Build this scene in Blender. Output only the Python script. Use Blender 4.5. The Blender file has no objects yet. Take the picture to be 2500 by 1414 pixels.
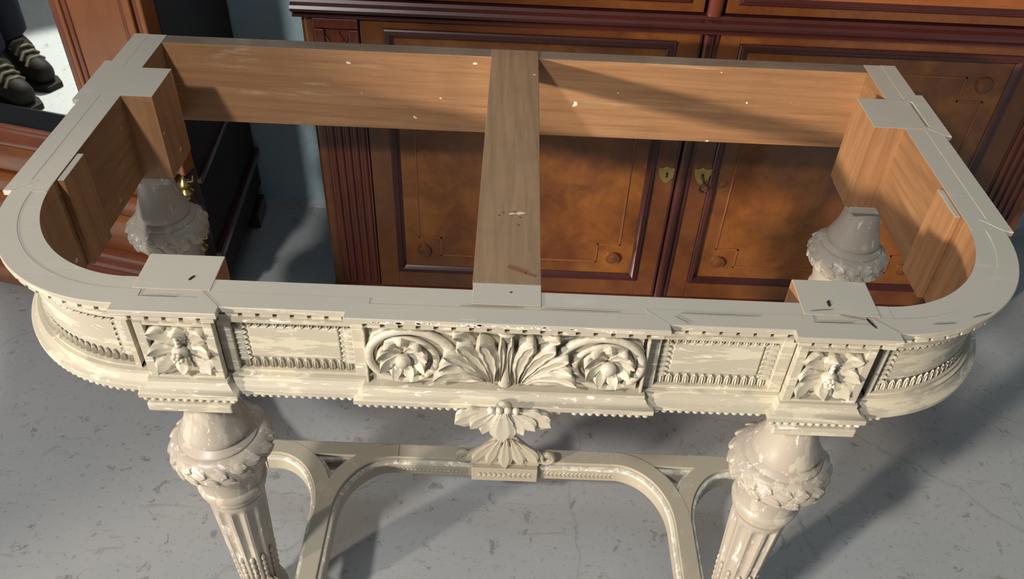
import bpy, math, random
from mathutils import Vector, Matrix
random.seed(7)
sc = bpy.context.scene
COL = sc.collection
pi = math.pi
H = 0.82                      # height of the table frame's top above the floor

# ------------------------------------------------------------------ camera
cam = bpy.data.cameras.new('camera'); co = bpy.data.objects.new('camera', cam); COL.objects.link(co)
RR = ((0.99913701, 0.01879186, 0.03704189), (0.0402, -0.65498, -0.75457), (0.0100832, 0.75539142, -0.65519625))
right, down, fwd = (Vector(r).normalized() for r in RR)
right = down.cross(fwd).normalized(); down = fwd.cross(right).normalized()
m = Matrix(((right.x, -down.x, -fwd.x, -0.00654924), (right.y, -down.y, -fwd.y, -0.74040048),
            (right.z, -down.z, -fwd.z, 0.70141454 + H), (0, 0, 0, 1)))
co.matrix_world = m
cam.sensor_fit = 'HORIZONTAL'; cam.sensor_width = 36; cam.lens = 2057.6 / 2500 * 36; cam.clip_start = 0.02
sc.camera = co

# ------------------------------------------------------------------ world, lights, exposure
w = bpy.data.worlds.new('daylight'); sc.world = w; w.use_nodes = True
w.node_tree.nodes['Background'].inputs[0].default_value = (0.80, 0.90, 1.0, 1)
w.node_tree.nodes['Background'].inputs[1].default_value = 0.15
def add_light(name, typ, loc, direction, energy, color, **kw):
    l = bpy.data.lights.new(name, typ); l.energy = energy; l.color = color
    for k, v in kw.items(): setattr(l, k, v)
    o = bpy.data.objects.new(name, l); COL.objects.link(o); o.location = loc
    o.rotation_euler = Vector(direction).to_track_quat('-Z', 'Y').to_euler()
    return o
add_light('low_sun', 'SUN', (-3.7, -2.9, 1.7), (1.3, 1.0, -0.28), 4.2, (1.0, 0.87, 0.70), angle=math.radians(2.6))
add_light('ceiling_lamp', 'AREA', (-1.20, -1.38, 2.50), (0.50, 0.70, -1.0), 50, (1.0, 0.96, 0.89), shape='DISK', size=0.2)
add_light('overhead_fill', 'AREA', (-0.35, 0.75, 2.75), (0, 0, -1), 6, (0.80, 0.94, 1.0), shape='RECTANGLE', size=1.6, size_y=0.5)  # added cool fill, brightens the back wall and the floor behind the table
add_light('mirror_floor_fill', 'SPOT', (-2.6, -0.9, 2.6), (0.65, 1.15, -2.6), 800, (1.0, 0.97, 0.86), spot_size=math.radians(27), spot_blend=0.25, shadow_soft_size=0.05)  # added spot, brightens the patch of floor reflected in the mirror
sc.view_settings.view_transform = 'Standard'; sc.view_settings.look = 'None'
sc.view_settings.gamma = 1; sc.view_settings.use_curve_mapping = False
sc.view_settings.exposure = -0.06

# ------------------------------------------------------------------ materials
def new_mat(name):
    mt = bpy.data.materials.new(name); mt.use_nodes = True
    nt = mt.node_tree; b = nt.nodes['Principled BSDF']
    return mt, nt, b
def nd(nt, typ, **kw):
    n = nt.nodes.new(typ)
    for k, v in kw.items():
        if k in n.inputs: n.inputs[k].default_value = v
        else: setattr(n, k, v)
    return n
def coords(nt, scale=(1, 1, 1), rot=(0, 0, 0)):
    t = nt.nodes.new('ShaderNodeNewGeometry'); mp = nt.nodes.new('ShaderNodeMapping')
    mp.inputs['Scale'].default_value = scale; mp.inputs['Rotation'].default_value = rot
    nt.links.new(t.outputs['Position'], mp.inputs['Vector']); return mp.outputs['Vector']
def noise(nt, vec, scale, detail=4, rough=0.55, dist=0.0):
    n = nd(nt, 'ShaderNodeTexNoise', Scale=scale, Detail=detail, Roughness=rough, Distortion=dist)
    nt.links.new(vec, n.inputs['Vector']); return n.outputs['Fac']
def ramp(nt, fac, stops):
    r = nt.nodes.new('ShaderNodeValToRGB'); e = r.color_ramp.elements
    while len(e) < len(stops): e.new(0.5)
    for i, (p, c) in enumerate(stops):
        e[i].position = p; e[i].color = c if len(c) == 4 else (*c, 1)
    nt.links.new(fac, r.inputs['Fac']); return r.outputs['Color']
def mix(nt, fac, a, b, mode='MIX'):
    n = nt.nodes.new('ShaderNodeMix'); n.data_type = 'RGBA'; n.blend_type = mode
    for sock, v in ((n.inputs[0], fac), (n.inputs[6], a), (n.inputs[7], b)):
        if hasattr(v, 'links'): nt.links.new(v, sock)
        elif isinstance(v, (int, float)): sock.default_value = v
        else: sock.default_value = (*v, 1) if len(v) == 3 else v
    return n.outputs[2]
def bump(nt, b, fac, strength=0.2, dist=0.002):
    n = nd(nt, 'ShaderNodeBump', Strength=strength, Distance=dist)
    nt.links.new(fac, n.inputs['Height']); nt.links.new(n.outputs['Normal'], b.inputs['Normal'])
BW = lambda a: ((a, a, a))
def paint(name, base, alt, patch, white, plo=0.56, wlo=0.66, stretch=(9, 9, 30), rough=0.5, edges=False, bs=0.25):
    mt, nt, b = new_mat(name)
    v = coords(nt, stretch); v1 = coords(nt)
    n1 = noise(nt, v, 1.6, 6, 0.62); n2 = noise(nt, v, 3.1, 8, 0.7, 0.6); n3 = noise(nt, v1, 34, 6, 0.65)
    n4 = noise(nt, v1, 5, 3)
    c = mix(nt, ramp(nt, n4, [(0.35, BW(0)), (0.65, BW(1))]), base, alt)
    c = mix(nt, ramp(nt, n1, [(plo, BW(0)), (plo + 0.035, BW(1))]), c, patch)
    c = mix(nt, ramp(nt, n2, [(wlo, BW(0)), (wlo + 0.02, BW(1))]), c, white)
    if edges:   # rubbed high points of the densely modelled carving
        geo = nt.nodes.new('ShaderNodeNewGeometry')
        edge = ramp(nt, geo.outputs['Pointiness'], [(0.53, BW(0)), (0.60, BW(1))])
        en = mix(nt, 1.0, edge, ramp(nt, n3, [(0.48, BW(0)), (0.60, BW(1))]), 'MULTIPLY')
        c = mix(nt, en, c, white)
    nt.links.new(c, b.inputs['Base Color']); b.inputs['Roughness'].default_value = rough
    h = mix(nt, 0.5, n2, n3); bump(nt, b, h, bs, 0.0012)
    return mt
M = {}
M['paint_top'] = paint('grey_top_paint', (0.42, 0.385, 0.33), (0.395, 0.365, 0.315), (0.44, 0.41, 0.355), (0.60, 0.56, 0.48), 0.62, 0.70, (4, 26, 20), 0.5)
M['paint_worn'] = paint('worn_cream_paint', (0.48, 0.44, 0.355), (0.44, 0.40, 0.325), (0.59, 0.54, 0.42), (0.78, 0.75, 0.68), 0.535, 0.605, (7, 7, 40), 0.5)
M['paint_carve'] = paint('carving_paint', (0.48, 0.44, 0.355), (0.45, 0.41, 0.33), (0.56, 0.515, 0.41), (0.74, 0.71, 0.63), 0.57, 0.65, (22, 22, 22), 0.45, True)
M['paint_leg'] = paint('leg_paint', (0.44, 0.39, 0.33), (0.41, 0.36, 0.305), (0.53, 0.48, 0.395), (0.74, 0.68, 0.66), 0.55, 0.605, (24, 24, 6), 0.36)
M['paint_stretch'] = paint('stretcher_paint', (0.43, 0.385, 0.30), (0.40, 0.355, 0.28), (0.46, 0.415, 0.33), (0.72, 0.70, 0.64), 0.60, 0.67, (16, 16, 16), 0.5)
M['paint_rub'] = paint('rubbed_edge_paint', (0.52, 0.49, 0.42), (0.47, 0.43, 0.36), (0.64, 0.62, 0.55), (0.82, 0.81, 0.77), 0.50, 0.56, (26, 26, 26), 0.5)
def wood(name, c1, c2, c3, grain=(2.2, 40, 40), rough=0.6, splat=0.0, coat=0.0, fig=1.0, spec=0.5, rings=None):
    mt, nt, b = new_mat(name)
    v = coords(nt, grain); v1 = coords(nt)
    n1 = noise(nt, v, 1.0, 7, 0.6, 0.8); n2 = noise(nt, v1, 4.0 * fig, 4, 0.6, 0.5)
    v2 = coords(nt, (grain[0] * 3, grain[1] * 4, grain[2] * 4)); n3 = noise(nt, v2, 1.0, 5, 0.7)
    c = mix(nt, ramp(nt, n1, [(0.36, BW(0)), (0.64, BW(1))]), c1, c2)
    c = mix(nt, ramp(nt, n2, [(0.42, BW(0)), (0.72, BW(0.75))]), c, c3)
    c = mix(nt, ramp(nt, n3, [(0.5, BW(0)), (0.72, BW(0.35))]), c, tuple(x * 0.45 for x in c3))
    if rings:   # growth-ring figure
        wv_ = nd(nt, 'ShaderNodeTexWave', Scale=1.0, Distortion=7.0, Detail=3.0); wv_.inputs['Detail Scale'].default_value = 0.7; wv_.bands_direction = 'DIAGONAL'
        nt.links.new(coords(nt, rings), wv_.inputs['Vector'])
        c = mix(nt, ramp(nt, wv_.outputs['Fac'], [(0.55, BW(0)), (0.95, BW(0.26))]), c, tuple(x * 0.62 for x in c2))
    if splat:
        n4 = noise(nt, v1, 42, 2, 0.5); n5 = noise(nt, coords(nt, (3, 3, 22)), 1.4, 5, 0.65, 0.4); n6 = noise(nt, v1, 3.1, 2)
        s = mix(nt, 1.0, ramp(nt, n4, [(0.75, BW(0)), (0.765, BW(1))]), BW(splat), 'MULTIPLY')
        c = mix(nt, s, c, (0.80, 0.74, 0.62))
        s2 = mix(nt, 1.0, ramp(nt, n5, [(0.60, BW(0)), (0.78, BW(0.65))]), ramp(nt, n6, [(0.5, BW(0)), (0.62, BW(splat))]), 'MULTIPLY')
        c = mix(nt, s2, c, (0.66, 0.54, 0.38))
    nt.links.new(c, b.inputs['Base Color']); b.inputs['Roughness'].default_value = rough
    b.inputs['Coat Weight'].default_value = coat; b.inputs['Coat Roughness'].default_value = 0.12
    b.inputs['Specular IOR Level'].default_value = spec
    bump(nt, b, n3, 0.12, 0.0008)
    return mt
M['pine_x'] = wood('raw_pine_along', (0.42, 0.225, 0.108), (0.34, 0.168, 0.075), (0.28, 0.14, 0.065), (2.0, 30, 46), 0.55, 1.0, rings=(1.1, 6, 26))
M['pine_z'] = wood('raw_pine_upright', (0.41, 0.215, 0.10), (0.33, 0.16, 0.07), (0.26, 0.125, 0.055), (34, 34, 2.4), 0.55, 0.6, rings=(18, 18, 1.2))
M['pine_dark'] = wood('raw_pine_side', (0.34, 0.175, 0.08), (0.26, 0.125, 0.052), (0.22, 0.105, 0.047), (30, 2.4, 30), 0.6, 0.25, rings=(8, 1.2, 24))
M['board'] = wood('weathered_board', (0.31, 0.195, 0.108), (0.24, 0.142, 0.074), (0.20, 0.125, 0.072), (44, 2.2, 30), 0.6, 0.55, rings=(26, 1.5, 6))
M['grey_edge'] = wood('aged_rail_edge', (0.18, 0.13, 0.095), (0.13, 0.09, 0.06), (0.22, 0.18, 0.14), (3, 40, 40), 0.6, 0.4)
M['mahog'] = wood('mahogany', (0.16, 0.040, 0.018), (0.105, 0.022, 0.012), (0.09, 0.02, 0.012), (22, 22, 1.6), 0.38, 0, 0.5)
M['mahog_x'] = wood('mahogany_rail', (0.155, 0.040, 0.02), (0.10, 0.022, 0.013), (0.09, 0.02, 0.013), (1.6, 22, 22), 0.38, 0, 0.5)
M['dark_mould'] = wood('dark_moulding', (0.062, 0.014, 0.011), (0.045, 0.010, 0.009), (0.04, 0.009, 0.009), (3, 3, 3), 0.32, 0, 0.6)
M['veneer'] = wood('mahogany_veneer', (0.18, 0.063, 0.016), (0.12, 0.037, 0.011), (0.085, 0.025, 0.010), (7, 7, 7), 0.36, 0, 0.5, 1.2)
M['burl'] = wood('burl_veneer', (0.29, 0.105, 0.020), (0.16, 0.05, 0.013), (0.10, 0.03, 0.011), (9, 9, 8), 0.34, 0, 0.6, 1.6)
M['inlay'] = wood('inlay_line', (0.30, 0.11, 0.045), (0.22, 0.08, 0.03), (0.2, 0.07, 0.03), (3, 3, 3), 0.4, 0, 0.3)
M['ward'] = wood('wardrobe_veneer', (0.46, 0.165, 0.048), (0.36, 0.12, 0.034), (0.28, 0.085, 0.026), (13, 13, 1.4), 0.38, 0, 0.4)
M['ward_x'] = wood('wardrobe_drawer_veneer', (0.36, 0.12, 0.026), (0.27, 0.08, 0.019), (0.20, 0.055, 0.015), (1.6, 12, 14), 0.38, 0, 0.4)
M['ward_red'] = wood('wardrobe_moulding', (0.29, 0.088, 0.044), (0.22, 0.062, 0.03), (0.19, 0.05, 0.026), (4, 4, 4), 0.34, 0, 0.5)
M['ward_side'] = wood('wardrobe_side', (0.030, 0.012, 0.014), (0.020, 0.008, 0.010), (0.024, 0.010, 0.012), (8, 8, 1.5), 0.5, 0, 0.0, 1.0, 0.25)
def flat(name, col, rough=0.5, metal=0.0, spec=0.5, bsc=0):
    mt, nt, b = new_mat(name)
    v = coords(nt); n = noise(nt, v, bsc or 30, 4)
    c = mix(nt, ramp(nt, n, [(0.35, BW(0)), (0.7, BW(1))]), tuple(x * 0.86 for x in col), tuple(min(1, x * 1.1) for x in col))
    nt.links.new(c, b.inputs['Base Color'])
    b.inputs['Roughness'].default_value = rough; b.inputs['Metallic'].default_value = metal
    b.inputs['Specular IOR Level'].default_value = spec
    return mt
M['brass'] = flat('aged_brass', (0.62, 0.46, 0.17), 0.28, 1.0)
M['brass_flat'] = flat('dull_brass_plate', (0.50, 0.37, 0.14), 0.45, 0.85)
M['iron'] = flat('dark_iron', (0.09, 0.06, 0.045), 0.45, 0.7)
M['black'] = flat('black_bevel', (0.012, 0.012, 0.014), 0.3)
M['keyhole'] = flat('keyhole_dark', (0.01, 0.008, 0.006), 0.8)
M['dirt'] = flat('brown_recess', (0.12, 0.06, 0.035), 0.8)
M['scar'] = flat('dark_splinter', (0.17, 0.07, 0.035), 0.7)
M['seam'] = flat('paint_seam', (0.14, 0.115, 0.09), 0.8)
M['white_chip'] = flat('white_chips', (0.80, 0.76, 0.70), 0.6)
M['jeans'] = flat('dark_navy_denim', (0.012, 0.014, 0.022), 0.9, 0, 0.2, 90)
M['coatc'] = flat('dark_jacket', (0.03, 0.03, 0.035), 0.9, 0, 0.2, 60)
M['skin'] = flat('skin', (0.50, 0.30, 0.22), 0.55)
M['hair'] = flat('brown_hair', (0.05, 0.03, 0.02), 0.6)
M['boot'] = flat('dark_leather', (0.014, 0.012, 0.010), 0.7, 0, 0.25)
M['lace'] = flat('tan_laces', (0.085, 0.066, 0.042), 0.7)
mt, nt, b = new_mat('mirror_glass'); b.inputs['Metallic'].default_value = 1; b.inputs['Roughness'].default_value = 0.015
b.inputs['Base Color'].default_value = (0.80, 0.84, 0.82, 1); M['mirror'] = mt
# painted concrete floor
mt, nt, b = new_mat('painted_concrete'); M['floor'] = mt
v = coords(nt); n1 = noise(nt, v, 1.3, 5, 0.6); n2 = noise(nt, v, 26, 8, 0.72, 0.4); n3 = noise(nt, coords(nt, (5, 26, 1), (0, 0, 0.5)), 2.2, 8, 0.75, 0.8); n4 = noise(nt, v, 4.5, 3)
c = mix(nt, ramp(nt, n1, [(0.35, BW(0)), (0.68, BW(1))]), (0.355, 0.375, 0.40), (0.425, 0.423, 0.422))
c = mix(nt, ramp(nt, n2, [(0.355, BW(0.8)), (0.415, BW(0))]), c, (0.215, 0.205, 0.19))
c = mix(nt, ramp(nt, noise(nt, v, 90, 6, 0.7), [(0.35, BW(0.55)), (0.42, BW(0))]), c, (0.22, 0.21, 0.20))
sm = mix(nt, 1.0, ramp(nt, n3, [(0.56, BW(0)), (0.66, BW(0.6))]), ramp(nt, n4, [(0.42, BW(0)), (0.58, BW(1))]), 'MULTIPLY')
c = mix(nt, sm, c, (0.24, 0.225, 0.195))
vo = nd(nt, 'ShaderNodeTexVoronoi', Scale=1.15, feature='DISTANCE_TO_EDGE'); wv = nt.nodes.new('ShaderNodeMix'); wv.data_type = 'RGBA'
nz = nd(nt, 'ShaderNodeTexNoise', Scale=3.0, Detail=5.0); nt.links.new(v, nz.inputs['Vector'])
wv.inputs[0].default_value = 0.16; nt.links.new(v, wv.inputs[6]); nt.links.new(nz.outputs['Color'], wv.inputs[7]); nt.links.new(wv.outputs[2], vo.inputs['Vector'])
cr = ramp(nt, vo.outputs['Distance'], [(0.0, BW(0.22)), (0.003, BW(0))])
c = mix(nt, cr, c, (0.12, 0.12, 0.12))
nt.links.new(c, b.inputs['Base Color']); b.inputs['Roughness'].default_value = 0.55; bump(nt, b, n2, 0.12, 0.002)
# painted block wall
mt, nt, b = new_mat('blue_block_paint'); M['wall'] = mt
v = coords(nt); n1 = noise(nt, v, 3, 4); n2 = noise(nt, v, 55, 6, 0.7)
c = mix(nt, ramp(nt, n1, [(0.35, BW(0)), (0.7, BW(1))]), (0.44, 0.595, 0.67), (0.49, 0.64, 0.70))
c = mix(nt, ramp(nt, n2, [(0.30, BW(0.6)), (0.36, BW(0))]), c, (0.13, 0.15, 0.16))
nt.links.new(c, b.inputs['Base Color']); b.inputs['Roughness'].default_value = 0.65; bump(nt, b, n2, 0.6, 0.006)
M['wall_pale'] = flat('pale_wall_paint', (0.62, 0.64, 0.65), 0.7)

# ------------------------------------------------------------------ mesh helpers
class MB:
    def __init__(s): s.v = []; s.f = []; s.m = []
    def add(s, verts, faces, mi=0):
        o = len(s.v); s.v += [tuple(p) for p in verts]
        for k, f in enumerate(faces):
            s.f.append(tuple(i + o for i in f)); s.m.append(mi[k] if isinstance(mi, list) else mi)
    def box(s, x0, x1, y0, y1, z0, z1, mi=0, top=None, tr=None):
        vs = [(x, y, z) for z in (z0, z1) for y in (y0, y1) for x in (x0, x1)]
        if tr: vs = [tr(*p) for p in vs]
        fs = [(0, 2, 3, 1), (4, 5, 7, 6), (0, 1, 5, 4), (2, 6, 7, 3), (0, 4, 6, 2), (1, 3, 7, 5)]
        s.add(vs, fs, [mi, mi if top is None else top, mi, mi, mi, mi])
    def build(s, name, mats, parent=None, smooth=None, bevel=0, recalc=True):
        me = bpy.data.meshes.new(name); me.from_pydata(s.v, [], s.f); me.update()
        for q in (mats if isinstance(mats, (list, tuple)) else [mats]): me.materials.append(q)
        if len(me.materials) > 1: me.polygons.foreach_set('material_index', s.m)
        if recalc:
            import bmesh
            bm = bmesh.new(); bm.from_mesh(me); bmesh.ops.recalc_face_normals(bm, faces=bm.faces); bm.to_mesh(me); bm.free()
        if smooth is not None:
            me.shade_smooth(); me.set_sharp_from_angle(angle=math.radians(smooth))
        o = bpy.data.objects.new(name, me); COL.objects.link(o)
        if bevel:
            bv = o.modifiers.new('bevel', 'BEVEL'); bv.width = bevel; bv.segments = 2; bv.limit_method = 'ANGLE'; bv.angle_limit = 0.7
        if parent: setp(o, parent)
        return o
WORLD = {}
def wmat(o): return WORLD.get(o.name, Matrix.Identity(4))
def setp(o, p):
    o.parent = p; o.matrix_parent_inverse = wmat(p).inverted()
def inst(name, mesh, parent, mw):
    o = bpy.data.objects.new(name, mesh); COL.objects.link(o); o.matrix_basis = mw
    WORLD[o.name] = mw.copy()
    setp(o, parent); return o
def thing(name, label, cat, loc=(0, 0, 0), group=None):
    o = bpy.data.objects.new(name, None); COL.objects.link(o); o.location = loc; o.empty_display_size = 0.1
    WORLD[o.name] = Matrix.Translation(loc)
    o['label'] = label; o['category'] = cat
    if group: o['group'] = group
    return o
def frame(O, A, B, N): # matrix with columns A,B,N at O
    return Matrix(((A[0], B[0], N[0], O[0]), (A[1], B[1], N[1], O[1]), (A[2], B[2], N[2], O[2]), (0, 0, 0, 1)))
def lathe(prof, seg=40, cx=0, cy=0, mod=None):
    vs = []; fs = []
    n = len(prof)
    for r, z in prof:
        for k in range(seg):
            a = 2 * pi * k / seg; rr = r * (mod(a, z) if mod else 1)
            vs.append((cx + rr * math.cos(a), cy + rr * math.sin(a), z))
    for i in range(n - 1):
        for k in range(seg):
            k2 = (k + 1) % seg
            fs.append((i * seg + k, i * seg + k2, (i + 1) * seg + k2, (i + 1) * seg + k))
    fs.append(tuple(range(seg))); fs.append(tuple((n - 1) * seg + k for k in range(seg)))
    return vs, fs
def miters(P):
    out = []
    for i in range(len(P)):
        ns = []
        for j in (i - 1, i):
            if 0 <= j < len(P) - 1:
                dx, dy = P[j + 1][0] - P[j][0], P[j + 1][1] - P[j][1]; L = math.hypot(dx, dy); ns.append((dy / L, -dx / L))
        if len(ns) == 1: out.append(ns[0])
        else:
            d = 1 + ns[0][0] * ns[1][0] + ns[0][1] * ns[1][1]
            out.append(((ns[0][0] + ns[1][0]) / d, (ns[0][1] + ns[1][1]) / d))
    return out
def sweep(mb, P, N, prof, mi=0, topmi=None, sx=1, dz=H, dx=0, cap=True):
    n = len(prof); vs = []; fs = []; ms = []
    for (x, y), (nx, ny) in zip(P, N):
        for o, z in prof: vs.append((sx * (x + nx * o) + dx, y + ny * o, z + dz))
    for i in range(len(P) - 1):
        for k in range(n):
            k2 = (k + 1) % n
            f = (i * n + k, i * n + k2, (i + 1) * n + k2, (i + 1) * n + k)
            fs.append(f if sx > 0 else f[::-1])
            ms.append(mi(k) if callable(mi) else topmi if (topmi is not None and prof[k][1] > -0.002 and prof[k2][1] > -0.002) else mi)
    if cap:
        fs.append(tuple(range(n))); fs.append(tuple((len(P) - 1) * n + k for k in range(n))); ms += [0, 0] if callable(mi) else [mi, mi]
    mb.add(vs, fs, ms)
def leaf(L, W, lobes=3, h=0.006, curl=0.006, nu=16, nv=10, depth=0.25, base=0.35, thick=0.002, bend=0.0):
    """a carved acanthus leaf: x along, y across, z out of the ground; broad rounded lobes, tip standing proud"""
    vs = []; fs = []
    for i in range(nu + 1):
        u = i / nu; g = min(1, u / 0.55); g = g * g * (3 - 2 * g)
        env = base + (1 - base) * g
        if u > 0.62: env *= math.sqrt(max(0, 1 - ((u - 0.62) / 0.38) ** 2.4))
        env *= 1 - depth * (1 - abs(math.sin(pi * (lobes * u + 0.12))) ** 0.7) * (0.35 + 0.65 * u)
        for j in range(nv + 1):
            t = -1 + 2 * j / nv
            z = h * (0.28 + 0.72 * math.sin(pi / 2 * u) ** 1.3) * (1 - 0.5 * abs(t) ** 3)
            z += curl * max(0, u - 0.45) ** 2 * 2.2 - 0.24 * h * math.exp(-(t / 0.2) ** 2) * (1 - 0.5 * u) + 0.10 * h * math.cos(4 * pi * t)
            px = u * L + 0.06 * L * t * t * (1 - u); py = t * W * 0.5 * max(env, 0.03)
            if bend:
                th = bend * u; R_ = L / bend; px, py = (px - u * L) * math.cos(th) + R_ * math.sin(th) - py * math.sin(th), R_ * (1 - math.cos(th)) + py * math.cos(th)
            vs.append((px, py, z))
    n = (nu + 1) * (nv + 1)
    vs += [(x, y, -thick) for x, y, z in vs]
    q = nv + 1
    for i in range(nu):
        for j in range(nv):
            a = i * q + j; fs.append((a, a + 1, a + q + 1, a + q)); fs.append((n + a, n + a + q, n + a + q + 1, n + a + 1))
    ring = [j for j in range(q)] + [i * q + nv for i in range(1, nu + 1)] + [nu * q + j for j in range(nv - 1, -1, -1)] + [i * q for i in range(nu - 1, 0, -1)]
    for k in range(len(ring)):
        a, b_ = ring[k], ring[(k + 1) % len(ring)]; fs.append((a, a + n, b_ + n, b_))
    return vs, fs
def mesh_of(name, vf, mat, smooth=66):
    mb = MB(); mb.add(*vf); o = mb.build(name, mat, None, smooth); me = o.data; bpy.data.objects.remove(o); return me
def tube(pts, radii, seg=8, squash=1.0, N=(0, -1, 0)):
    """round bar along pts; squash flattens it along N"""
    N = Vector(N); vs = []; fs = []
    n = len(pts)
    for i in range(n):
        p = Vector(pts[i]); t = (Vector(pts[min(i + 1, n - 1)]) - Vector(pts[max(i - 1, 0)])).normalized()
        s = t.cross(N).normalized(); nn = s.cross(t).normalized()
        for k in range(seg):
            a = 2 * pi * k / seg
            q = p + s * (math.cos(a) * radii[i]) + nn * (math.sin(a) * radii[i] * squash); vs.append(tuple(q))
    for i in range(n - 1):
        for k in range(seg):
            k2 = (k + 1) % seg; fs.append((i * seg + k, i * seg + k2, (i + 1) * seg + k2, (i + 1) * seg + k))
    fs.append(tuple(range(seg))); fs.append(tuple((n - 1) * seg + k for k in range(seg)))
    return vs, fs
def ball(r, seg=10, rings=7, sz=1.0):
    return lathe([(max(r * math.sin(pi * i / rings), 1e-5), -r * sz * math.cos(pi * i / rings)) for i in range(rings + 1)], seg)
def struct(o): o['kind'] = 'structure'; return o

# ------------------------------------------------------------------ the setting
mb = MB(); mb.box(-5, 4, -5, 1.39, -0.1, 0.0); struct(mb.build('floor', M['floor']))['label'] = 'scuffed grey painted concrete floor'
wb = MB(); wb.box(-5, 4, 1.375, 1.60, 0, 2.9); o = struct(wb.build('wall_back', M['wall'])); o['label'] = 'blue painted block wall behind the furniture'
mb = MB(); mb.add([(-5, 1.36, 0.0), (4, 1.36, 0.0), (4, 1.376, 0.018), (-5, 1.376, 0.018), (-5, 1.39, 0), (4, 1.39, 0)], [(0, 1, 2, 3), (0, 4, 5, 1), (3, 2, 5, 4), (0, 3, 4), (1, 5, 2)])
o = struct(mb.build('baseboard_back', M['floor'])); o['label'] = 'rough cement fillet along the foot of the blue wall'
mb = MB(); mb.box(-4.6, -4.4, -2.48, 1.375, 0, 2.9); o = struct(mb.build('wall_left', M['wall_pale'])); o['label'] = 'pale wall seen in the wardrobe mirror'

# ------------------------------------------------------------------ TABLE FRAME
table = thing('console_table', 'cream painted carved console table frame with open top and fluted legs', 'table', (0, 0.38, 0))
yc, yp, yf = 0.0028, 0.0138, 0.0
G = [(0, yc), (0.1998, yc), (0.1998, yp), (0.3526, yp), (0.3526, yf), (0.4834, yf), (0.4834, yp)]
CX, CY, RX, RY = 0.4834, 0.238, 0.2246, 0.2242
NC = 28
def oell(a): return (CX + RX * math.sin(a), CY - RY * math.cos(a))
for k in range(1, NC + 1): G.append(oell(pi / 2 * k / NC))
kc = len(G) - 1
G += [(0.72, CY), (0.72, 0.5029), (0.7312, 0.5029), (0.7312, 0.6454), (0.72, 0.6454), (0.72, 0.7605)]
Mi = miters(G)
def profile(fo):
    return [(-0.028, 0), (-0.001, 0), (0, -0.001), (0, -0.008), (-0.002, -0.0095), (-0.009, -0.0098), (-0.009, -0.0165), (-0.005, -0.017),
            (-0.006, -0.019), (-0.010, -0.0235), (-0.0155, -0.027), (-0.0165, -0.030), (fo, -0.0305), (fo, -0.132), (-0.013, -0.1325), (-0.013, -0.1385),
            (-0.0115, -0.1395), (-0.009, -0.144), (-0.004, -0.1475), (-0.001, -0.1485), (0, -0.1495), (0, -0.1565), (-0.001, -0.158), (-0.028, -0.158)]
paintm = [M['paint_worn'], M['paint_top']]
def section(name, i0, i1, fo, sx, dz=0.0, label=None):
    mb = MB(); sweep(mb, G[i0:i1 + 1], Mi[i0:i1 + 1], profile(fo), 0, 1, sx, H + dz)
    o = mb.build(name, paintm, table, 32)
    if label: o['label'] = label
    return o
# centre section (both halves in one piece)
GP = [(-x, y) for x, y in G[2:0:-1]] + G[1:3]; MP = [(-x, y) for x, y in Mi[2:0:-1]] + Mi[1:3]
mb = MB(); sweep(mb, GP, MP, profile(-0.025), 0, 1)
centre = mb.build('carved_centre_panel', paintm, table, 32); centre['label'] = 'projecting centre panel of the apron'
sec = {}
for sx in (-1, 1):
    sec['panel', sx] = section('sunk_panel', 2, 3, -0.027, sx, -0.0003)
    sec['block', sx] = section('corner_block', 3, 6, -0.0265, sx, 0.0005)
    sec['curve', sx] = section('curved_apron', 6, kc, -0.027, sx, -0.0002)
    sec['side', sx] = section('side_apron', kc, kc + 2, -0.022, sx, 0.0002)
    sec['bblock', sx] = section('corner_block', kc + 2, kc + 5, -0.022, sx, 0.0004)
    sec['rear', sx] = section('side_apron', kc + 5, kc + 6, -0.022, sx, 0)
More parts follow.
